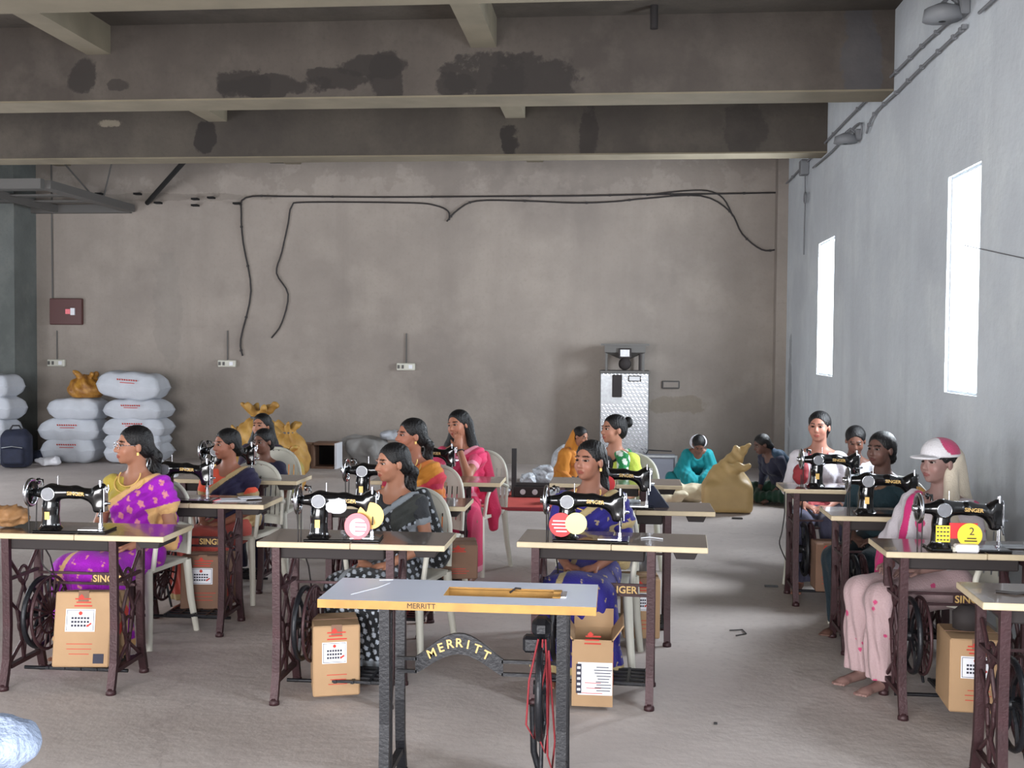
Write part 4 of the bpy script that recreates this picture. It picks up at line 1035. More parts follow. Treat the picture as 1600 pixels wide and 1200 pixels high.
# --- on the floor
c = person('woman draped in a mustard shawl sitting on the floor behind the red sheet', 908, 668, 12.3, 55, 40, .01, pose='floor', lean=20, pitch=18, skin='mid', top='kameez', col=(190, 120, 48), border=(190, 120, 48), hair='low', extra=dict(legcol=(26, 26, 40)), sleeve=1.6)
H, T, HR = c['H'], c['T'], c['HR']
def vf(f): f.cap(H((0, .06, .0)), T((0, .12, .62)), .085, .16, k=.05); f.ell(H((0, -.05, .02)), (.10, .13, .16), HR, k=.01, op='sub'); f.cap(T((-.15, .03, .9)), T((-.2, -.05, .55)), .09, .1, k=.04)
veil(c, 'mustard_shawl', vf, (192, 124, 44), lo=(-.45, -.6, 0), hi=(.45, .42, 1.05))
c = person('woman in a turquoise dress and white scarf bowed over her work on the floor', 1092, 684, 12.9, 5, 0, .01, pose='floor', lean=44, pitch=48, skin='dark', top='kameez', col=(22, 138, 146), border=(22, 138, 146), hair='low', sleeve=1.6, extra=dict(legcol=(20, 120, 128)), wide=.95)
H, T, HR = c['H'], c['T'], c['HR']
def vf(f): f.ell(H((0, .06, -.02)), (.112, .09, .115), HR, k=0); f.ell(H((0, .0, .03)), (.088, .12, .11), HR, k=.01, op='sub'); f.ell(H((0, -.09, 0)), (.09, .1, .2), HR, k=.01, op='sub')
veil(c, 'white_scarf', vf, (196, 196, 205), lo=(-.45, -.75, 0), hi=(.45, .42, 1.05), fold=.003)
def vg(f):
    for q in (-1, 1): f.cap(T((q*.13, .02, .93)), (q*.19, -.22, .22), .08, .11, k=.05); f.cap((q*.19, -.22, .2), (q*.10, -.42, .14), .11, .10, k=.05)
veil(c, 'turquoise_wrap', vg, (20, 134, 142), lo=(-.5, -.62, 0), hi=(.5, .42, 1.05), fold=.006)
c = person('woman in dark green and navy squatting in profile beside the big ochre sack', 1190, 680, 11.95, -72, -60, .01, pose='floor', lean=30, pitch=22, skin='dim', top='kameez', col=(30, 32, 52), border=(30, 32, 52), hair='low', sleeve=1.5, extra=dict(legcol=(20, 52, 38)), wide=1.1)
T = c['T']
def vf(f): f.cap(T((-.06, .08, 1.02)), T((.12, .06, .98)), .06, .06, k=.03); f.cap(T((.08, .12, .95)), T((.05, .2, .52)), .06, .09, k=.04)
veil(c, 'stole', vf, lambda V: np.where((V[:, 2] > .66)[:, None], L3((110, 62, 62)), L3((36, 58, 78))), lo=(-.45, -.7, 0), hi=(.45, .42, 1.05))

# ================================================================ chairs
def chair(first, px, Y, rz, label):
    p = PY(px, 700, Y); return place(CHR, first, (p.x, Y, 0), R_(rz), label, 'cream plastic chairs')
chair(True, 213, 5.98, -10, 'cream plastic chair under the woman in the purple sari')
chair(False, 624, 5.84, -14, 'cream plastic chair under the woman in the black and white sari')
chair(False, 928, 5.82, -6, 'cream plastic chair under the girl in royal blue')
chair(False, 1478, 5.74, -40, 'cream plastic chair under the woman in the pink and white cap')
chair(False, 372, 7.06, -10, 'cream plastic chair under the woman with orange sleeves')
chair(False, 655, 7.03, -20, 'cream plastic chair under the woman in red and orange')
chair(False, 1384, 6.86, -32, 'cream plastic chair under the woman in dark teal')
chair(False, 414, 8.08, 0, 'cream plastic chair under the child by the ochre sacks')
chair(False, 733, 8.12, -20, 'cream plastic chair under the woman in bright pink')
chair(False, 972, 8.08, -20, 'cream plastic chair under the woman with the hair bun')
chair(False, 1286, 8.05, -12, 'cream plastic chair under the woman in white at the far right')

# ================================================================ cardboard boxes under the tables
def lines(b, cx, cz, w, h, n, y, mi, t=.004):
    for k in range(n): b.box((cx+random.uniform(-.06, .06)*w, y, cz+h/2-(k+.5)*h/n), (w*random.uniform(.55, .95), .0015, t), mi)
def carton(label, px, pb, pt, Y, w, d, rz, tilt=0, m='card', lab=True, big=False, openf=False, zb=None, group='cardboard cartons on the treadles'):
    p = PY(px, pb, Y); zt = PY(px, pt, Y).z; z0 = p.z if zb is None else zb; h = zt-z0
    t = thing('cardboard_box', label, 'box', (p.x, Y+d/2, z0), 0, group); t.rotation_euler = (R_(-tilt), 0, R_(rz))
    q = MB(); hh = h*(.86 if openf else 1)
    if openf:
        for c_, s_ in (((0, -d/2+.003, hh/2), (w, .006, hh)), ((0, d/2-.003, hh/2), (w, .006, hh)), ((-w/2+.003, 0, hh/2), (.006, d-.012, hh)), ((w/2-.003, 0, hh/2), (.006, d-.012, hh)), ((0, 0, .003), (w-.012, d-.012, .006))): q.box(c_, s_)
        q.build('carton_body', m, t)
        for c_, s_, R in (((-w/2-.02, 0, hh+.03), (.006, d, .09), Matrix.Rotation(R_(-35), 3, 'Y')), ((w/2+.02, 0, hh+.03), (.006, d, .09), Matrix.Rotation(R_(35), 3, 'Y')), ((0, d/2+.01, hh+.04), (w, .006, .09), Matrix.Rotation(R_(-15), 3, 'X'))):
            MB().box(c_, s_, R=R).build('flap', m, t)
    else:
        q.box((0, 0, h/2), (w, d, h), bev=.006); q.build('carton_body', m, t)
        MB().box((0, 0, h+.001), (w*.99, .004, .003)).box((0, -d/2-.0008, h-.02), (.05, .0012, .05)).build('flap_seam', 'card2', t)
    y = -d/2-.001
    if lab:
        if big:
            b = MB().box((.012, y, h*.36), (w*.84, .0015, h*.42)); l = b.build('shipping_label', 'paper', t)
            b = MB(); lines(b, .05, h*.36, w*.5, h*.34, 9, y-.0012, 0, .0035)
            b.box((-w*.33, y-.0012, h*.36), (w*.13, .0015, h*.38))
            b.build('label_print', 'ink', l)
            b = MB()
            for k in range(5): b.box((-w*.33, y-.0022, h*.22+k*h*.07), (w*.08, .0012, h*.03))
            b.build('label_frame', 'paper', l)
        else:
            b = MB().box((-.01, y, h*.62), (w*.52, .0015, h*.30)); l = b.build('address_label', 'paper', t)
            b = MB(); y2 = y-.0012
            for sx in (-1, 1): b.box((-.01+sx*w*.235, y2, h*.62), (.002, .001, h*.27))
            for sz in (-1, 1): b.box((-.01, y2, h*.62+sz*h*.133), (w*.47, .001, .002))
            for k in range(3):
                for j in range(6): b.box((-.01+(j-2.5)*w*.055, y2, h*(.65-.05*k)), (w*.04, .001, h*.028))
            b.build('label_print', 'ink', l)
            b = MB().disc((-.01, y2, h*.715), w*.035, .001, 'y', 12).box((w*.12, y2-.0006, h*.56), (w*.10, .001, .008), R=Matrix.Rotation(R_(-35), 3, 'Y')); b.build('label_stamp', 'redink', l)
    b = MB(); lines(b, 0, h*.86, w*.45, h*.14, 3, y-.0005, 0, .006)
    b.box((-.01, y-.0005, h*.93), (.02, .001, .02), R=Matrix.Rotation(R_(45), 3, 'Y')); lines(b, -.0, h*.24, w*.6, h*.2, 3, y-.0005, 0, .003)
    for k in range(3): b.box((w/2+.0008, -d*.2+k*.07, h*(.3+.2*k)), (.0012, .05, .05), R=Matrix.Rotation(.5*k, 3, 'X'))
    b.build('red_print', 'redink', t)['kind'] = 'stuff'
    return t
b1 = carton('tilted cardboard carton with white label leaning under the purple-sari table', 120, 1050, 935, 5.02, .27, .26, 6, 10)
MB().box((.085, -.1313, .04), (.05, .002, .045)).build('dark_sticker', 'ink', b1)
carton('cardboard carton with white label and red print under the second front table', 512, 1088, 978, 4.98, .215, .26, 18, 0)
carton('open cardboard carton with large white shipping label under the girl in blue', 925, 1104, 983, 5.0, .185, .24, 0, 0, big=True, openf=True)
carton('cardboard carton with white label under the front right table', 1530, 1115, 1000, 4.92, .23, .28, -4, 0)
carton('brown carton with white label under the table with papers', 312, 955, 872, 6.25, .26, .28, 6, 4, m='card2')
carton('small plain carton lying beside the treadle of the red and orange woman', 712, 905, 852, 6.1, .2, .26, 10, 0, m='card2', lab=False)
carton('carton with blue-grey label on the treadle behind the girl in blue', 1000, 998, 905, 6.05, .2, .22, 4, 0)
carton('tall dim cardboard carton under the dark teal woman\'s table', 1292, 925, 850, 7.1, .14, .2, 0, 0, m='card2', lab=False)
p = PZ(1515, 985, .42); tag(MB().lathe([(.001, 0), (.06, 0), (.062, .07), (.03, .10), (.001, .1)], (p.x, 5.05, .42), 'z', 16).build('motor_cover', 'under'), 'dark rounded part lying on top of the front right carton', 'motor')

# ================================================================ things on the tables
def round_card(k, dx, dy, z, r, m, label, txt=None, tm='ink', fz=.04, rz=0):
    x, y, zz = on_table(k, dx, dy); t = thing('round_card', label, 'card', (x, y, HT+z), R_(rz))
    MB().disc((0, 0, 0), r, .002, 'y', 32).build('card_disc', m, t)
    if txt:
        for (s_, sz, px_, pz_) in txt: text(s_, sz, tm, 'print', t, (px_, -.0014, pz_), depth=.0004)
    return t
round_card('T2', .02, -.12, .07, .060, 'pink', 'round pink-white card standing against the second machine')
t = bpy.data.objects['round_card']; MB().disc((.004, -.002, -.004), .040, .001, 'y', 28).build('pale_centre', 'white', t)
b = MB()
for z in (.02, .0, -.02): b.box((.015, -.0030, z-.003), (.05, .001, .007))
b.build('print_bars', 'pink', t)
round_card('T2', .075, -.09, .115, .062, 'gold', 'round golden card behind the pink card')
t = round_card('T3', -.235, -.125, .075, .056, 'red', 'round red card with pale lettering leaning on the third machine'); b = MB()
for z, w in ((.018, .08), (.002, .09), (-.014, .07), (-.03, .05)): b.box((.002, -.002, z), (w, .001, .006))
b.build('print_bars', 'paper', t)
round_card('T3', -.165, -.135, .085, .050, 'lemon', 'blank lemon-yellow round card in front of the third machine')
t = round_card('T4', -.06, -.12, .072, .054, 'yellow', 'round yellow card with a black figure 2 on the cap woman\'s machine', [('2', .048, .008, .016)])
b = MB(); b.box((.008, -.0016, -.014), (.04, .001, .005)).box((.004, -.0016, -.026), (.055, .001, .005)); b.build('print_bars', 'under', t)
x, y, z = on_table('T4', -.08, -.112, .06); tag(MB().box((x, y, z+.045), (.11, .003, .04)).box((x-.05, y-.002, z+.03), (.035, .003, .07)).build('red_card', 'red'), 'red card strip behind the yellow card numbered 2', 'card')
round_card('T9', .03, -.1, .10, .058, 'ochre', 'dull ochre round card on the dark teal woman\'s machine')
round_card('T8', -.16, -.115, .135, .046, 'red', 'red round sticker card on the machine behind the girl in blue')
t = round_card('T7', -.30, .05, .02, .001, 'red', 'x'); [bpy.data.objects.remove(o) for o in kids(t)+[t]]
# yellow decal on the right machine's pillar
x, y, z = on_table('T4', -.175, -.113, .03); t = thing('yellow_sticker', 'yellow sticker with black print on the pillar of the cap woman\'s machine', 'sticker', (x, y-.002, z))
MB().box((0, 0, .045), (.062, .0015, .075)).build('sticker_sheet', 'yellow', t); b = MB()
for k in range(4):
    for j in range(4): b.box((-.022+.0145*j, -.0015, .018+.018*k), (.009, .001, .006))
b.build('print_bars', 'ink', t)
x, y, z = on_table('T1', -.40, -.06)
def crumple(name, label, cat, loc, r, m, seed, h=.01, n=7, group=None, amp=.35):
    g = np.random.default_rng(seed); f = Field((-r[0]*1.25, -r[1]*1.25, 0.0), (r[0]*1.25, r[1]*1.25, r[2]*2.3), h)
    f.ell((0, 0, r[2]*.75), (r[0]*.75, r[1]*.75, r[2]*.75), k=0)
    for _ in range(n):
        a = g.uniform(0, 2*PI); q = g.uniform(.35, .85); f.ell((math.cos(a)*q*r[0]*.8, math.sin(a)*q*r[1]*.8, g.uniform(.3, 1.3)*r[2]), np.array(r)*g.uniform(.25, .45), rotm('Z', g.uniform(0, 180)), k=min(r)*.3)
    x, y, z = f.pts(); k1 = 3.2/min(r)
    for _ in range(4):
        dv = g.normal(size=3); dv /= np.linalg.norm(dv); fr_ = g.uniform(2.5, 6)/min(r); f.D += (min(r)*amp*.14*(np.abs(np.sin((x*dv[0]+y*dv[1]+z*dv[2])*fr_+g.uniform(0, 6)))-.5)).astype(np.float32)
    f.D += (min(r)*amp*.25*(np.abs(np.sin(x*k1+z*k1*.6+seed)*np.cos(y*k1*1.2-z*k1))-.4)).astype(np.float32)
    f.D = np.maximum(f.D, np.float32(.002)-z.astype(np.float32)+np.zeros_like(f.D))
    o = sdf_obj(f, name, m); o.location = loc; return tag(o, label, cat, group)
crumple('crumpled_paper', 'crumpled brown kraft paper at the left end of the front left table', 'paper', (x-.02, y+.05, HT), (.12, .09, .07), 'kraft', 3, .006, amp=.6)
crumple('plastic_wrap', 'white plastic film bunched on the arm of the second machine', 'film', on_table('T2', -.08, -.115, .12), (.07, .02, .05), 'paper', 5, .005, amp=.9)
x, y, z = on_table('T4', -.08, -.14); t = thing('small_box', 'small white plastic case on the edge of the cap woman\'s table', 'case', (x, y, HT)); MB().box((0, 0, .018), (.10, .05, .034), bev=.006).build('case_body', 'white', t); MB().box((-.055, 0, .012), (.012, .03, .02)).build('case_latch', 'plastic', t)
x, y, z = on_table('T4', .17, -.02); tag(MB().box((x, y, HT+.008), (.18, .05, .014), bev=.004).build('scissors_pouch', 'steel'), 'flat grey metal strip lying at the right of the cap woman\'s machine', 'tool')
t0 = None
for i, (dx, dy, w, d, a, m, lb) in enumerate([(.18, -.02, .2, .12, 12, 'paper', 'white sheet of paper lying topmost on the papers table'), (.05, -.06, .16, .09, -8, 'pink', 'pink booklet beside the machine on the papers table'), (.28, .04, .12, .1, 30, 'paper', 'white sheet near the right end of the papers table')]):
    x, y, z = on_table('T6', dx, dy, .003+.003*i); tag(MB().box((0, 0, 0), (w, d, .003)).build('paper_sheet', m, None, (x, y, z), (0, 0, R_(a))), lb, 'paper')
crumple('folded_cloth', 'folded pale cloth beside the machine of the dark teal woman', 'cloth', on_table('T9', -.0, -.1), (.09, .04, .02), 'paper', 9, .006)
crumple('red_cloth_bundle', 'red patterned cloth under the handwheel of the far right machine', 'cloth', on_table('T13', -.30, .02), (.07, .07, .10), 'maroon', 10, .007)
crumple('striped_cloth', 'pink and white cloth on the knees under the far right table', 'cloth', (*PZ(1280, 776, .68).xy, .62), (.1, .05, .025), 'pink', 11, .008)
crumple('clear_plastic_bag', 'clear plastic bag lying at the right end of the cloth-covered back table', 'bag', on_table('T8', -.02, .05), (.07, .06, .02), 'film', 12, .007)
x, y, z = on_table('T8', .12, .0); t = thing('purple_box', 'small purple triangular case on the table behind the girl in blue', 'case', (x, y, HT))
MB().add([(-.06, -.05, 0), (.07, -.05, 0), (.07, .05, 0), (-.06, .05, 0), (-.045, -.03, .12), (-.02, -.03, .12), (-.02, .03, .12), (-.045, .03, .12)], [(0, 3, 2, 1), (4, 5, 6, 7), (0, 1, 5, 4), (1, 2, 6, 5), (2, 3, 7, 6), (3, 0, 4, 7)]).build('case_body', 'navy', t)
x, y, z = on_table('T3', .13, -.0); tag(MB().tube([(x, y, HT+.004), (x+.04, y+.03, HT+.004), (x+.1, y-.01, HT+.004)], .003, 5).build('thread_end', 'paper'), 'short loose white thread on the third front table', 'thread')
tag(MB().box(on_table('T4', .33, .05, .006), (.16, .1, .01)).build('paper_sheet', 'paper'), 'white sheet at the right edge of the cap woman\'s table', 'paper')
tag(MB().tube([on_table('T5', -.34, .0, .004), on_table('T5', -.28, -.03, .006), on_table('T5', -.22, -.01, .004), on_table('T5', -.15, -.05, .004)], .005, 6).build('black_cord', 'cable'), 'short black cord on the nearest right table', 'cord')

# ================================================================ sacks, bags and machines at the back
def sack_mesh(L, Wd, Tk, seed):
    g = np.random.default_rng(seed); ph = g.uniform(0, 6, 6)
    b = MB(); n, m_ = 22, 16
    def top(sg):
        def fn(u, v):
            x, y = u*2-1, v*2-1
            e = max(0, (1-abs(x)**5))**.42*max(0, (1-abs(y)**4.5))**.42
            r = 1+.04*math.sin(5*x+ph[0])*math.cos(4*y+ph[1])
            ear = 1+.03*(abs(x)*abs(y))**3
            wr = .02*math.sin(14*x+3*y+ph[2])*(1-e)*Tk*4
            px_ = x*L/2*(1-.05*(1-abs(y)**2)*abs(x))*ear; py_ = y*Wd/2*(1-.08*(1-abs(x)**2)*abs(y))*ear
            return (px_, py_, Tk/2+sg*e*Tk/2*r+wr*.3+.008*math.sin(9*x+ph[3]))
        return fn
    b.grid(top(1), n, m_); b.grid(lambda u, v: top(-1)(1-u, v), n, m_)
    return b
def sack(label, px, pb, Y, L, Tk, rz=0, m='sack', seed=1, tilt=0, group='white woven sacks', red=True, Wd=.5):
    p = PY(px, pb, Y); t = thing('grain_sack', label, 'sack', (p.x, Y, max(0, p.z)), R_(rz), group)
    t.rotation_euler = (0, R_(tilt), R_(rz))
    o = sack_mesh(L, Wd, Tk, seed).build('sack_body', m, t)
    if red:
        b = MB(); g = random.Random(seed)
        for k in range(9): b.box((-.14+.032*k, -Wd/2+.012-.0, Tk*.72), (.018, .004, .022), R=Matrix.Rotation(R_(38), 3, 'X'))
        b.box((0, -Wd/2-.004, Tk*.62), (.2, .004, .008), R=Matrix.Rotation(R_(20), 3, 'X')); b.build('red_print', 'redink', t)['kind'] = 'stuff'
    return t
YS = 14.75
sack('white sack at the bottom of the left stack', 118, 724, YS, .78, .36, 0, seed=1)
sack('white sack in the middle of the left stack, red print on it', 118, 690, YS, .86, .34, 2, seed=2)
sack('white sack on top of the left stack under the golden tied bag', 126, 656, YS, .74, .31, -2, seed=3, red=False)
sack('white sack at the very bottom of the right stack', 218, 726, YS, .82, .32, 0, seed=4, red=False)
sack('second lowest white sack of the right stack', 216, 704, YS, .80, .27, 3, seed=14, red=False)
sack('white sack in the middle of the right stack', 218, 684, YS, .86, .29, 3, seed=5)
sack('white sack with red bands second from top of the right stack', 218, 656, YS, .84, .29, -3, seed=6)
sack('topmost bulging white sack of the right stack', 208, 624, YS, .88, .38, 3, seed=7, tilt=4)
for i, (yb, px) in enumerate([(724, -8), (690, -14), (656, -6), (622, -10)]):
    sack(['lowest', 'second lowest', 'second highest', 'topmost'][i]+' white sack of the stack at the far left edge of the picture', px, yb, 14.3, .66, .33, 0, seed=20+i, red=False)
def tied_bag(label, px, pb, pt, Y, w, m, seed, group=None, name='tied_sack', dpt=None, neck=.22):
    p = PY(px, pb, Y); zt = PY(px, pt, Y).z; z0 = p.z if p.z > .3 else 0; h = zt-z0; d = dpt or w*.8
    g = np.random.default_rng(seed); f = Field((-w*.72, -d*.72, 0), (w*.72, d*.72, h*1.05), max(.010, w/50))
    f.ell((0, 0, h*.30), (w*.5, d*.5, h*.40), k=0); f.ell((0, 0, h*.52), (w*.4, d*.4, h*.26), k=.05)
    f.cap((0, 0, h*.6), (0, 0, h*(1-neck)), w*.2, w*.11, k=.06)
    for k in range(7):
        a = g.uniform(0, 2*PI); f.cap((0, 0, h*(1-neck)), (math.cos(a)*w*.3, math.sin(a)*d*.3, h*g.uniform(.9, .98)), w*.07, w*.05, k=.02)
    x, y, z = f.pts(); f.D += (w*.018*np.sin(np.arctan2(y, x)*9+z*14)*np.clip(z/h*1.6, 0, 1)+w*.012*np.sin(z*40+x*30)).astype(np.float32)
    f.D = np.maximum(f.D, (np.float32(.003)-z).astype(np.float32)+np.zeros_like(f.D))
    t = thing(name, label, 'sack', (p.x, Y, z0), 0, group); sdf_obj(f, 'sack_body', m, t)
    MB().ring((0, 0, h*(1-neck)), w*.13, w*.025, 'z', 20, 6).build('tie', 'cable_g', t); return t
tied_bag('golden crumpled bag tied at the neck on top of the left sack stack', 135, 622, 580, 14.7, .52, 'sack_g', 31, neck=.5)
tied_bag('ochre sack behind the two heads, with a bunched golden neck', 405, 724, 628, 13.9, .75, 'sack_y', 32)
tied_bag('ochre sack with crumpled neck to the right of the two heads', 452, 724, 656, 13.4, .52, 'sack_y', 33)
tied_bag('orange, green and white striped carry bag standing at the right of the ochre sacks', 452, 748, 695, 11.9, .36, mat('striped_bag', (206, 120, 66), .6, rgb2=(120, 140, 60), nscale=3.5, bump=.6, bscale=14), 34, name='carry_bag', neck=.15)
tied_bag('sack half hidden left of the ochre sacks', 376, 724, 664, 14.0, .42, 'sack_y', 35)
crumple('silver_plastic_bag', 'crumpled silvery plastic sheet on the floor at the foot of the right sack stack', 'bag', (*PZ(258, 765, 0).xy, 0), (.2, .16, .2), 'film', 40, .014, n=9, amp=.8)
crumple('silver_plastic_bag', 'upright silvery plastic wrapping behind the purple-sari woman\'s shoulder', 'bag', (*PZ(236, 745, 0).xy, 0), (.2, .15, .22), 'film', 41, .014, n=9, amp=.8)
# backpack and shoe at the left
p = PY(26, 724, 13.9); t = thing('backpack', 'dark navy backpack leaning on the far left sacks', 'bag', (p.x, 13.9, 0), R_(10))
f = Field((-.25, -.2, 0), (.25, .2, .56), .012); f.box((0, 0, .24), (.19, .12, .23), .08, k=0); f.box((0, -.12, .17), (.14, .05, .11), .04, k=.02); f.cap((-.1, 0, .44), (.1, 0, .47), .07, .05, k=.04); sdf_obj(f, 'bag_body', 'navy', t)
MB().tube([(-.08, -.02, .5), (-.04, -.02, .56), (.04, -.02, .56), (.08, -.02, .5)], .012, 6).build('carry_handle', 'black', t); MB().tube([(-.13, -.165, .28), (0, -.18, .30), (.13, -.165, .28)], .006, 5).build('zipper', 'steel', t)
crumple('shoe_pair', 'small heap of white footwear on the floor left of the sacks', 'shoes', (*PZ(77, 728, 0).xy, 0), (.2, .12, .08), 'paper', 43, .012)
crumple('dark_bundle', 'dark cloth bundle against the wall between backpack and sacks', 'bundle', (*PZ(60, 722, 0).xy, 0), (.28, .15, .11), 'navy', 44, .014)
# dark wooden box and tarpaulin mound
p = PZ(519, 727, 0); t = thing('open_wooden_crate', 'dark open-sided box with a white edge standing against the back wall', 'box', (p.x, 14.6, 0))
for c_, s_, m in (((-.15, 0, .17), (.03, .3, .34), 'card2'), ((0, 0, .33), (.3, .3, .03), 'card2'), ((0, 0, .015), (.27, .3, .03), 'card2'), ((0, .14, .17), (.27, .02, .28), 'dark')): MB().box(c_, s_).build('panel', m, t)
MB().box((.165, 0, .17), (.03, .3, .34)).build('panel', 'paper', t, label='white end panel')
crumple('tarpaulin_heap', 'mound of grey tarpaulin against the back wall behind the woman in red and orange', 'tarpaulin', (PZ(575, 728, 0).x, 15.0, 0), (.42, .25, .27), mat('grey_tarp', (150, 148, 146), .7, noise=.2, nscale=6, bump=.5, bscale=12), 45, .018, n=8)
crumple('white_sheet_bundle', 'white cloth heap on top of the grey tarpaulin', 'cloth', (PY(597, 690, 14.3).x, 15.0, .34), (.25, .16, .10), 'sack', 46, .014)
crumple('clear_bag', 'pale plastic bag bulging above the mustard shawl', 'bag', (PY(890, 690, 13.4).x, 13.4, 0), (.26, .2, .31), 'film', 47, .016)
for x_, lb in ((462, 'low brown carton against the wall left of the dark crate'),):
    p = PY(x_+30, 727, 14.9); t = thing('low_carton', lb, 'box', (p.x-.15, 14.9, 0)); MB().box((0, 0, .15), (.34, .3, .30), bev=.01).build('carton_body', 'card2', t); MB().box((0, 0, .301), (.34, .006, .004)).build('flap_seam', 'card', t)

# flour mill: checker-plate cabinet with hopper
pl, pr = PY(938, 600, 14.9), PY(1014, 600, 14.9); w = pr.x-pl.x; x = (pl.x+pr.x)/2; zt = PY(976, 583, 14.9).z; zb = .22
t = thing('hopper_machine', 'steel checker-plate cabinet machine with a grey hopper on top against the back wall', 'machine', (x, 15.0, 0))
MB().box((0, .1, (zt+zb)/2), (w, .5, zt-zb), bev=.01).build('cabinet', 'steel', t)
b = MB(); nx, nz = 12, 24
for j in range(nz):
    for i in range(nx):
        cx_, cz_ = -w/2+.03+(w-.06)*(i+.5*(j % 2))/(nx-.5), zb+.03+(zt-zb-.05)*j/(nz-1)
        if cz_ > zt-.38 and cx_ < -.02 and cz_ < zt-.04: continue
        b.box((cx_, -.151, cz_), (.042, .008, .014), R=Matrix.Rotation(R_(35), 3, 'Y'), bev=.003)
tread = b.build('tread_pattern', 'chrome', t); tread['kind'] = 'stuff'
for sx in (-1, 1):
    for sy in (-1, 1): MB().box((sx*(w/2-.03), .1+sy*.21, zb/2), (.05, .05, zb)).build('leg', 'black', t)
MB().box((-.1, -.165, zt-.17), (.13, .03, .30), bev=.008).build('switch_box', 'under', t); MB().box((.13, -.158, zt-.07), (.17, .012, .08)).box((.13, -.166, zt-.07), (.14, .006, .055), 1).build('name_plate', ['under', 'steel'], t)
zz = PY(976, 540, 14.9).z
MB().box((0, .1, zt+.015), (w+.02, .5, .035), bev=.006).build('top_shelf', 'cable_g', t)
for sx in (-1, 1):
    for sy in (-1, 1): MB().box((sx*.245, .1+sy*.2, (zt+zz)/2), (.03, .03, zz-zt-.02)).build('upright', 'cable_g', t)
b = MB(); a_, c_ = .27, .05; zl, zh = zt+.18, zz
b.add([(-a_, -.15, zh), (a_, -.15, zh), (a_, .35, zh), (-a_, .35, zh), (-a_, -.15, zh-.09), (a_, -.15, zh-.09), (a_, .35, zh-.09), (-a_, .35, zh-.09), (-c_, .05, zl), (c_, .05, zl), (c_, .15, zl), (-c_, .15, zl)],
      [(0, 4, 5, 1), (1, 5, 6, 2), (2, 6, 7, 3), (3, 7, 4, 0), (4, 8, 9, 5), (5, 9, 10, 6), (6, 10, 11, 7), (7, 11, 8, 4), (8, 11, 10, 9)])
b.build('hopper', 'cable_g', t); MB().box((0, .1, zz+.012), (.64, .54, .024)).build('hopper_rim', 'cable_g', t)
MB().box((0, -.17, zz-.10), (.17, .03, .13), bev=.004).box((0, -.187, zz-.10), (.12, .006, .09), 1).build('sight_plate', ['under', 'steel'], t)
MB().lathe([(.001, -.08), (.06, -.08), (.085, -.04), (.085, .04), (.06, .08), (.001, .08)], (0, .05, zt+.12), 'y', 16).build('grinding_head', 'under', t)
MB().tube([(.2, -.1, zt+.04), (.2, -.1, zt+.3)], .02, 8).build('lever', 'under', t)
# grey framed cabinet beside it
pl, pr = PY(1003, 760, 13.9), PY(1058, 712, 13.9); w = pr.x-pl.x; hgt = pr.z
t = thing('metal_chest', 'grey panel chest with pale metal frame standing right of the steel machine', 'chest', ((pl.x+pr.x)/2, 14.05, 0))
MB().box((0, 0, hgt/2), (w-.03, .3, hgt-.02)).build('chest_body', mat('slate_panel', (112, 114, 124), .6), t)
for sx in (-1, 1): MB().box((sx*(w/2-.012), -.15, hgt/2), (.03, .03, hgt)).build('frame_post', 'steel', t)
MB().box((0, -.15, hgt-.012), (w-.05, .03, .026)).build('frame_rail', 'steel', t); MB().tube([(-w/2+.05, 0, hgt), (-w/2+.08, 0, hgt+.05), (w/2-.06, 0, hgt+.04)], .008, 6).build('wire', 'black', t)

# red sheet with dismantled stand, big ochre sack and cream cloth
pa, pb_, pc, pd = PZ(715, 797, 0), PZ(868, 797, 0), PZ(868, 768, 0), PZ(705, 770, 0); t = thing('red_sheet', 'red cloth sheet spread on the floor with a dark red edge', 'sheet', (0, 0, 0))
b = MB().add([(*pa.xy, .03), (*pb_.xy, .03), (*pc.xy, .03), (*pd.xy, .03)]+[(*pa.xy, .002), (*pb_.xy, .002), (*pc.xy, .002), (*pd.xy, .002)], [(0, 1, 2, 3), (7, 6, 5, 4), (0, 4, 5, 1), (1, 5, 6, 2), (2, 6, 7, 3), (3, 7, 4, 0)]); b.build('sheet_cloth', 'redcloth', t)
MB().box(((pa.x+pb_.x)/2, (pa.y+pb_.y)/2-.02, .016), (pb_.x-pa.x, .03, .032)).build('sheet_hem', 'maroon', t)
p = PZ(803, 776, .03); x0, y0 = p.x, p.y; t = thing('upturned_stand', 'black iron stand part lying on its side on the red sheet, one post upright', 'stand', (x0, y0, .03))
MB().box((0, 0, .26), (.05, .05, .52)).build('post', 'black', t); MB().box((.22, 0, .14), (.44, .04, .03)).build('rail', 'black', t); MB().box((.22, .06, .06), (.44, .2, .12), bev=.01).build('box_frame', 'under', t)
for k in range(3): MB().disc((.1+.13*k, -.05, .06), .03, .01, 'y', 14).build('bolt', 'steel', t)
for i, (px, py, rx, lb) in enumerate([(822, 764, .12, 'crumpled clear plastic left of the heap behind the iron stand'), (848, 762, .19, 'large crumpled clear plastic heap behind the iron stand'), (785, 776, .1, 'small clear plastic scrap left of the upright post'), (868, 786, .12, 'white plastic scrap at the right end of the iron stand')]):
    p = PZ(px, py, .03); crumple('plastic_wrapping', lb, 'film', (p.x, p.y+.25*(i < 2), .03), (rx, .12, rx*.85), 'film', 50+i, .011, n=8, group='clear plastic wrappings', amp=.9)
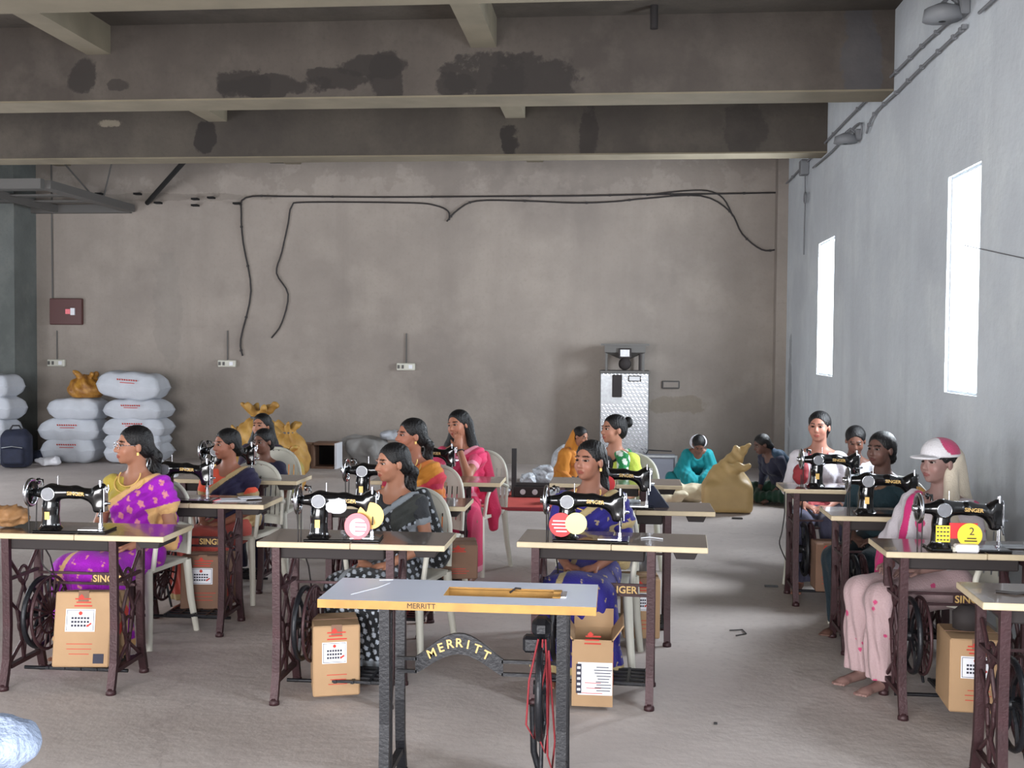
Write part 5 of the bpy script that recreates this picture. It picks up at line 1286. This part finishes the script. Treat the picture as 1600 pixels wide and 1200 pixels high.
# big ochre sack
Yk = 11.35; pl, pr = PY(1098, 760, Yk), PY(1174, 760, Yk); w = pr.x-pl.x; zt = PY(1150, 695, Yk).z
f = Field((-w*.72, -.3, 0), (w*.72, .3, zt*1.08), .011)
f.box((.0, 0, zt*.22), (w*.50, .2, zt*.24), .07, k=0); f.ell((-.0, 0, zt*.42), (w*.46, .19, zt*.26), k=.06)
f.cap((-w*.05, 0, zt*.55), (w*.26, 0, zt*.88), w*.33, w*.13, k=.05); f.cap((w*.22, 0, zt*.85), (w*.40, 0, zt*.99), .06, .04, k=.03); f.cap((w*.22, 0, zt*.85), (w*.16, -.03, zt*.97), .05, .03, k=.03); f.cap((w*.05, -.12, zt*.66), (w*.38, -.15, zt*.70), .06, .04, k=.03)
x, y, z = f.pts(); f.D += (.012*np.abs(np.sin(x*30+z*22+y*10))*np.clip((z-zt*.45)*5, 0, 1)+.008*np.sin(x*50-z*38)*np.clip((z-zt*.5)*5, 0, 1)+.004*np.sin(x*14+z*8)).astype(np.float32); f.D = np.maximum(f.D, (np.float32(.003)-z).astype(np.float32)+np.zeros_like(f.D))
t = thing('big_sack', 'big ochre sack with folded open mouth beside the squatting woman', 'sack', ((pl.x+pr.x)/2, Yk, 0)); sdf_obj(f, 'sack_body', mat('big_sack', (186, 156, 104), .55, noise=.15, nscale=6, bump=.3, bscale=20), t)
p = PZ(1078, 790, 0)
crumple('cream_cloth', 'large cream cloth heap in front of the woman in turquoise', 'cloth', (p.x+.03, 11.9, 0), (.24, .2, .14), 'cream', 60, .014)
crumple('cream_cloth', 'smaller cream cloth heap left of the large one', 'cloth', (PY(1045, 780, 11.7).x, 11.7, 0), (.2, .16, .1), 'cream', 61, .014)
crumple('orange_cloth', 'orange cloth strip lying in front of the cream cloth', 'cloth', (PY(1052, 790, 11.4).x, 11.35, 0), (.3, .1, .05), 'orange', 62, .012)
# small floor litter
tag(MB().box((*PZ(1205, 917, 0).xy, .006), (.09, .03, .01)).build('metal_clip', 'black'), 'small black metal strip on the floor of the right aisle', 'scrap')
tag(MB().tube([PZ(1140, 985, .006), PZ(1160, 984, .006), PZ(1166, 990, .006), PZ(1150, 993, .006)], .004, 5).build('wire_scrap', 'cable'), 'little curl of dark wire on the floor of the right aisle', 'scrap')
tag(MB().box((*PZ(1152, 811, 0).xy, .008), (.1, .04, .012)).build('leather_scrap', 'black'), 'small dark scrap on the floor in front of the big ochre sack', 'scrap')
tag(MB().box((*PZ(1118, 1132, 0).xy, .005), (.015, .01, .008)).build('pebble', 'black'), 'tiny dark pebble on the floor right of the third table', 'pebble')
# dangling wires from machines
wire('machine_wire', 'thin wire dangling from the far right table to the floor', [PY(1226, 768, 7.15), PY(1226, 800, 7.15), PY(1222, 830, 7.1), PY(1218, 850, 7.1), PY(1228, 875, 7.15)], .004)
wire('machine_wire', 'thin black wire dangling under the front left table', [PY(66, 846, 5.25), PY(66, 880, 5.25), PY(80, 898, 5.25), PY(70, 912, 5.25)], .004)
p = PZ(1000, 905, .12); t = thing('steel_tin', 'upright silver tin standing on the treadle behind the girl in blue', 'tin', (PY(998, 900, 6.3).x, 6.3, PY(998, 905, 6.3).z))
MB().lathe([(.001, 0), (.045, 0), (.045, .16), (.04, .165), (.001, .165)], (0, 0, 0), 'z', 20).build('tin_body', 'steel', t); MB().ring((0, 0, .16), .044, .004, 'z', 20, 6).build('rim', 'chrome', t)
# white bundle on a stool at the lower left corner
p = PY(8, 1195, 3.3); t = thing('small_stool', 'plain wooden stool holding the white bundle at the lower left corner', 'stool', (p.x-.05, 3.3, 0))
ST = .30; MB().box((-.04, 0, ST-.015), (.16, .22, .03), bev=.005).build('seat', 'card2', t)
for sx in (-1, 1):
    for sy in (-1, 1): MB().box((sx*.05-.04, sy*.08, (ST-.03)/2), (.035, .035, ST-.03)).build('leg', 'card2', t)
crumple('white_bundle', 'fluffy white cloth bundle cut by the lower left corner of the picture', 'cloth', (p.x-.05, 3.3, ST), (.21, .17, .115), mat('white_fleece', (160, 174, 200), .9, bump=1, bscale=60), 70, .008, amp=.3)
tag(MB().box((p.x+.03, 3.13, ST+.03), (.05, .02, .06), bev=.01).build('dark_clip', 'navy'), 'small navy object in front of the white bundle', 'clip')
bpy.context.view_layer.update()
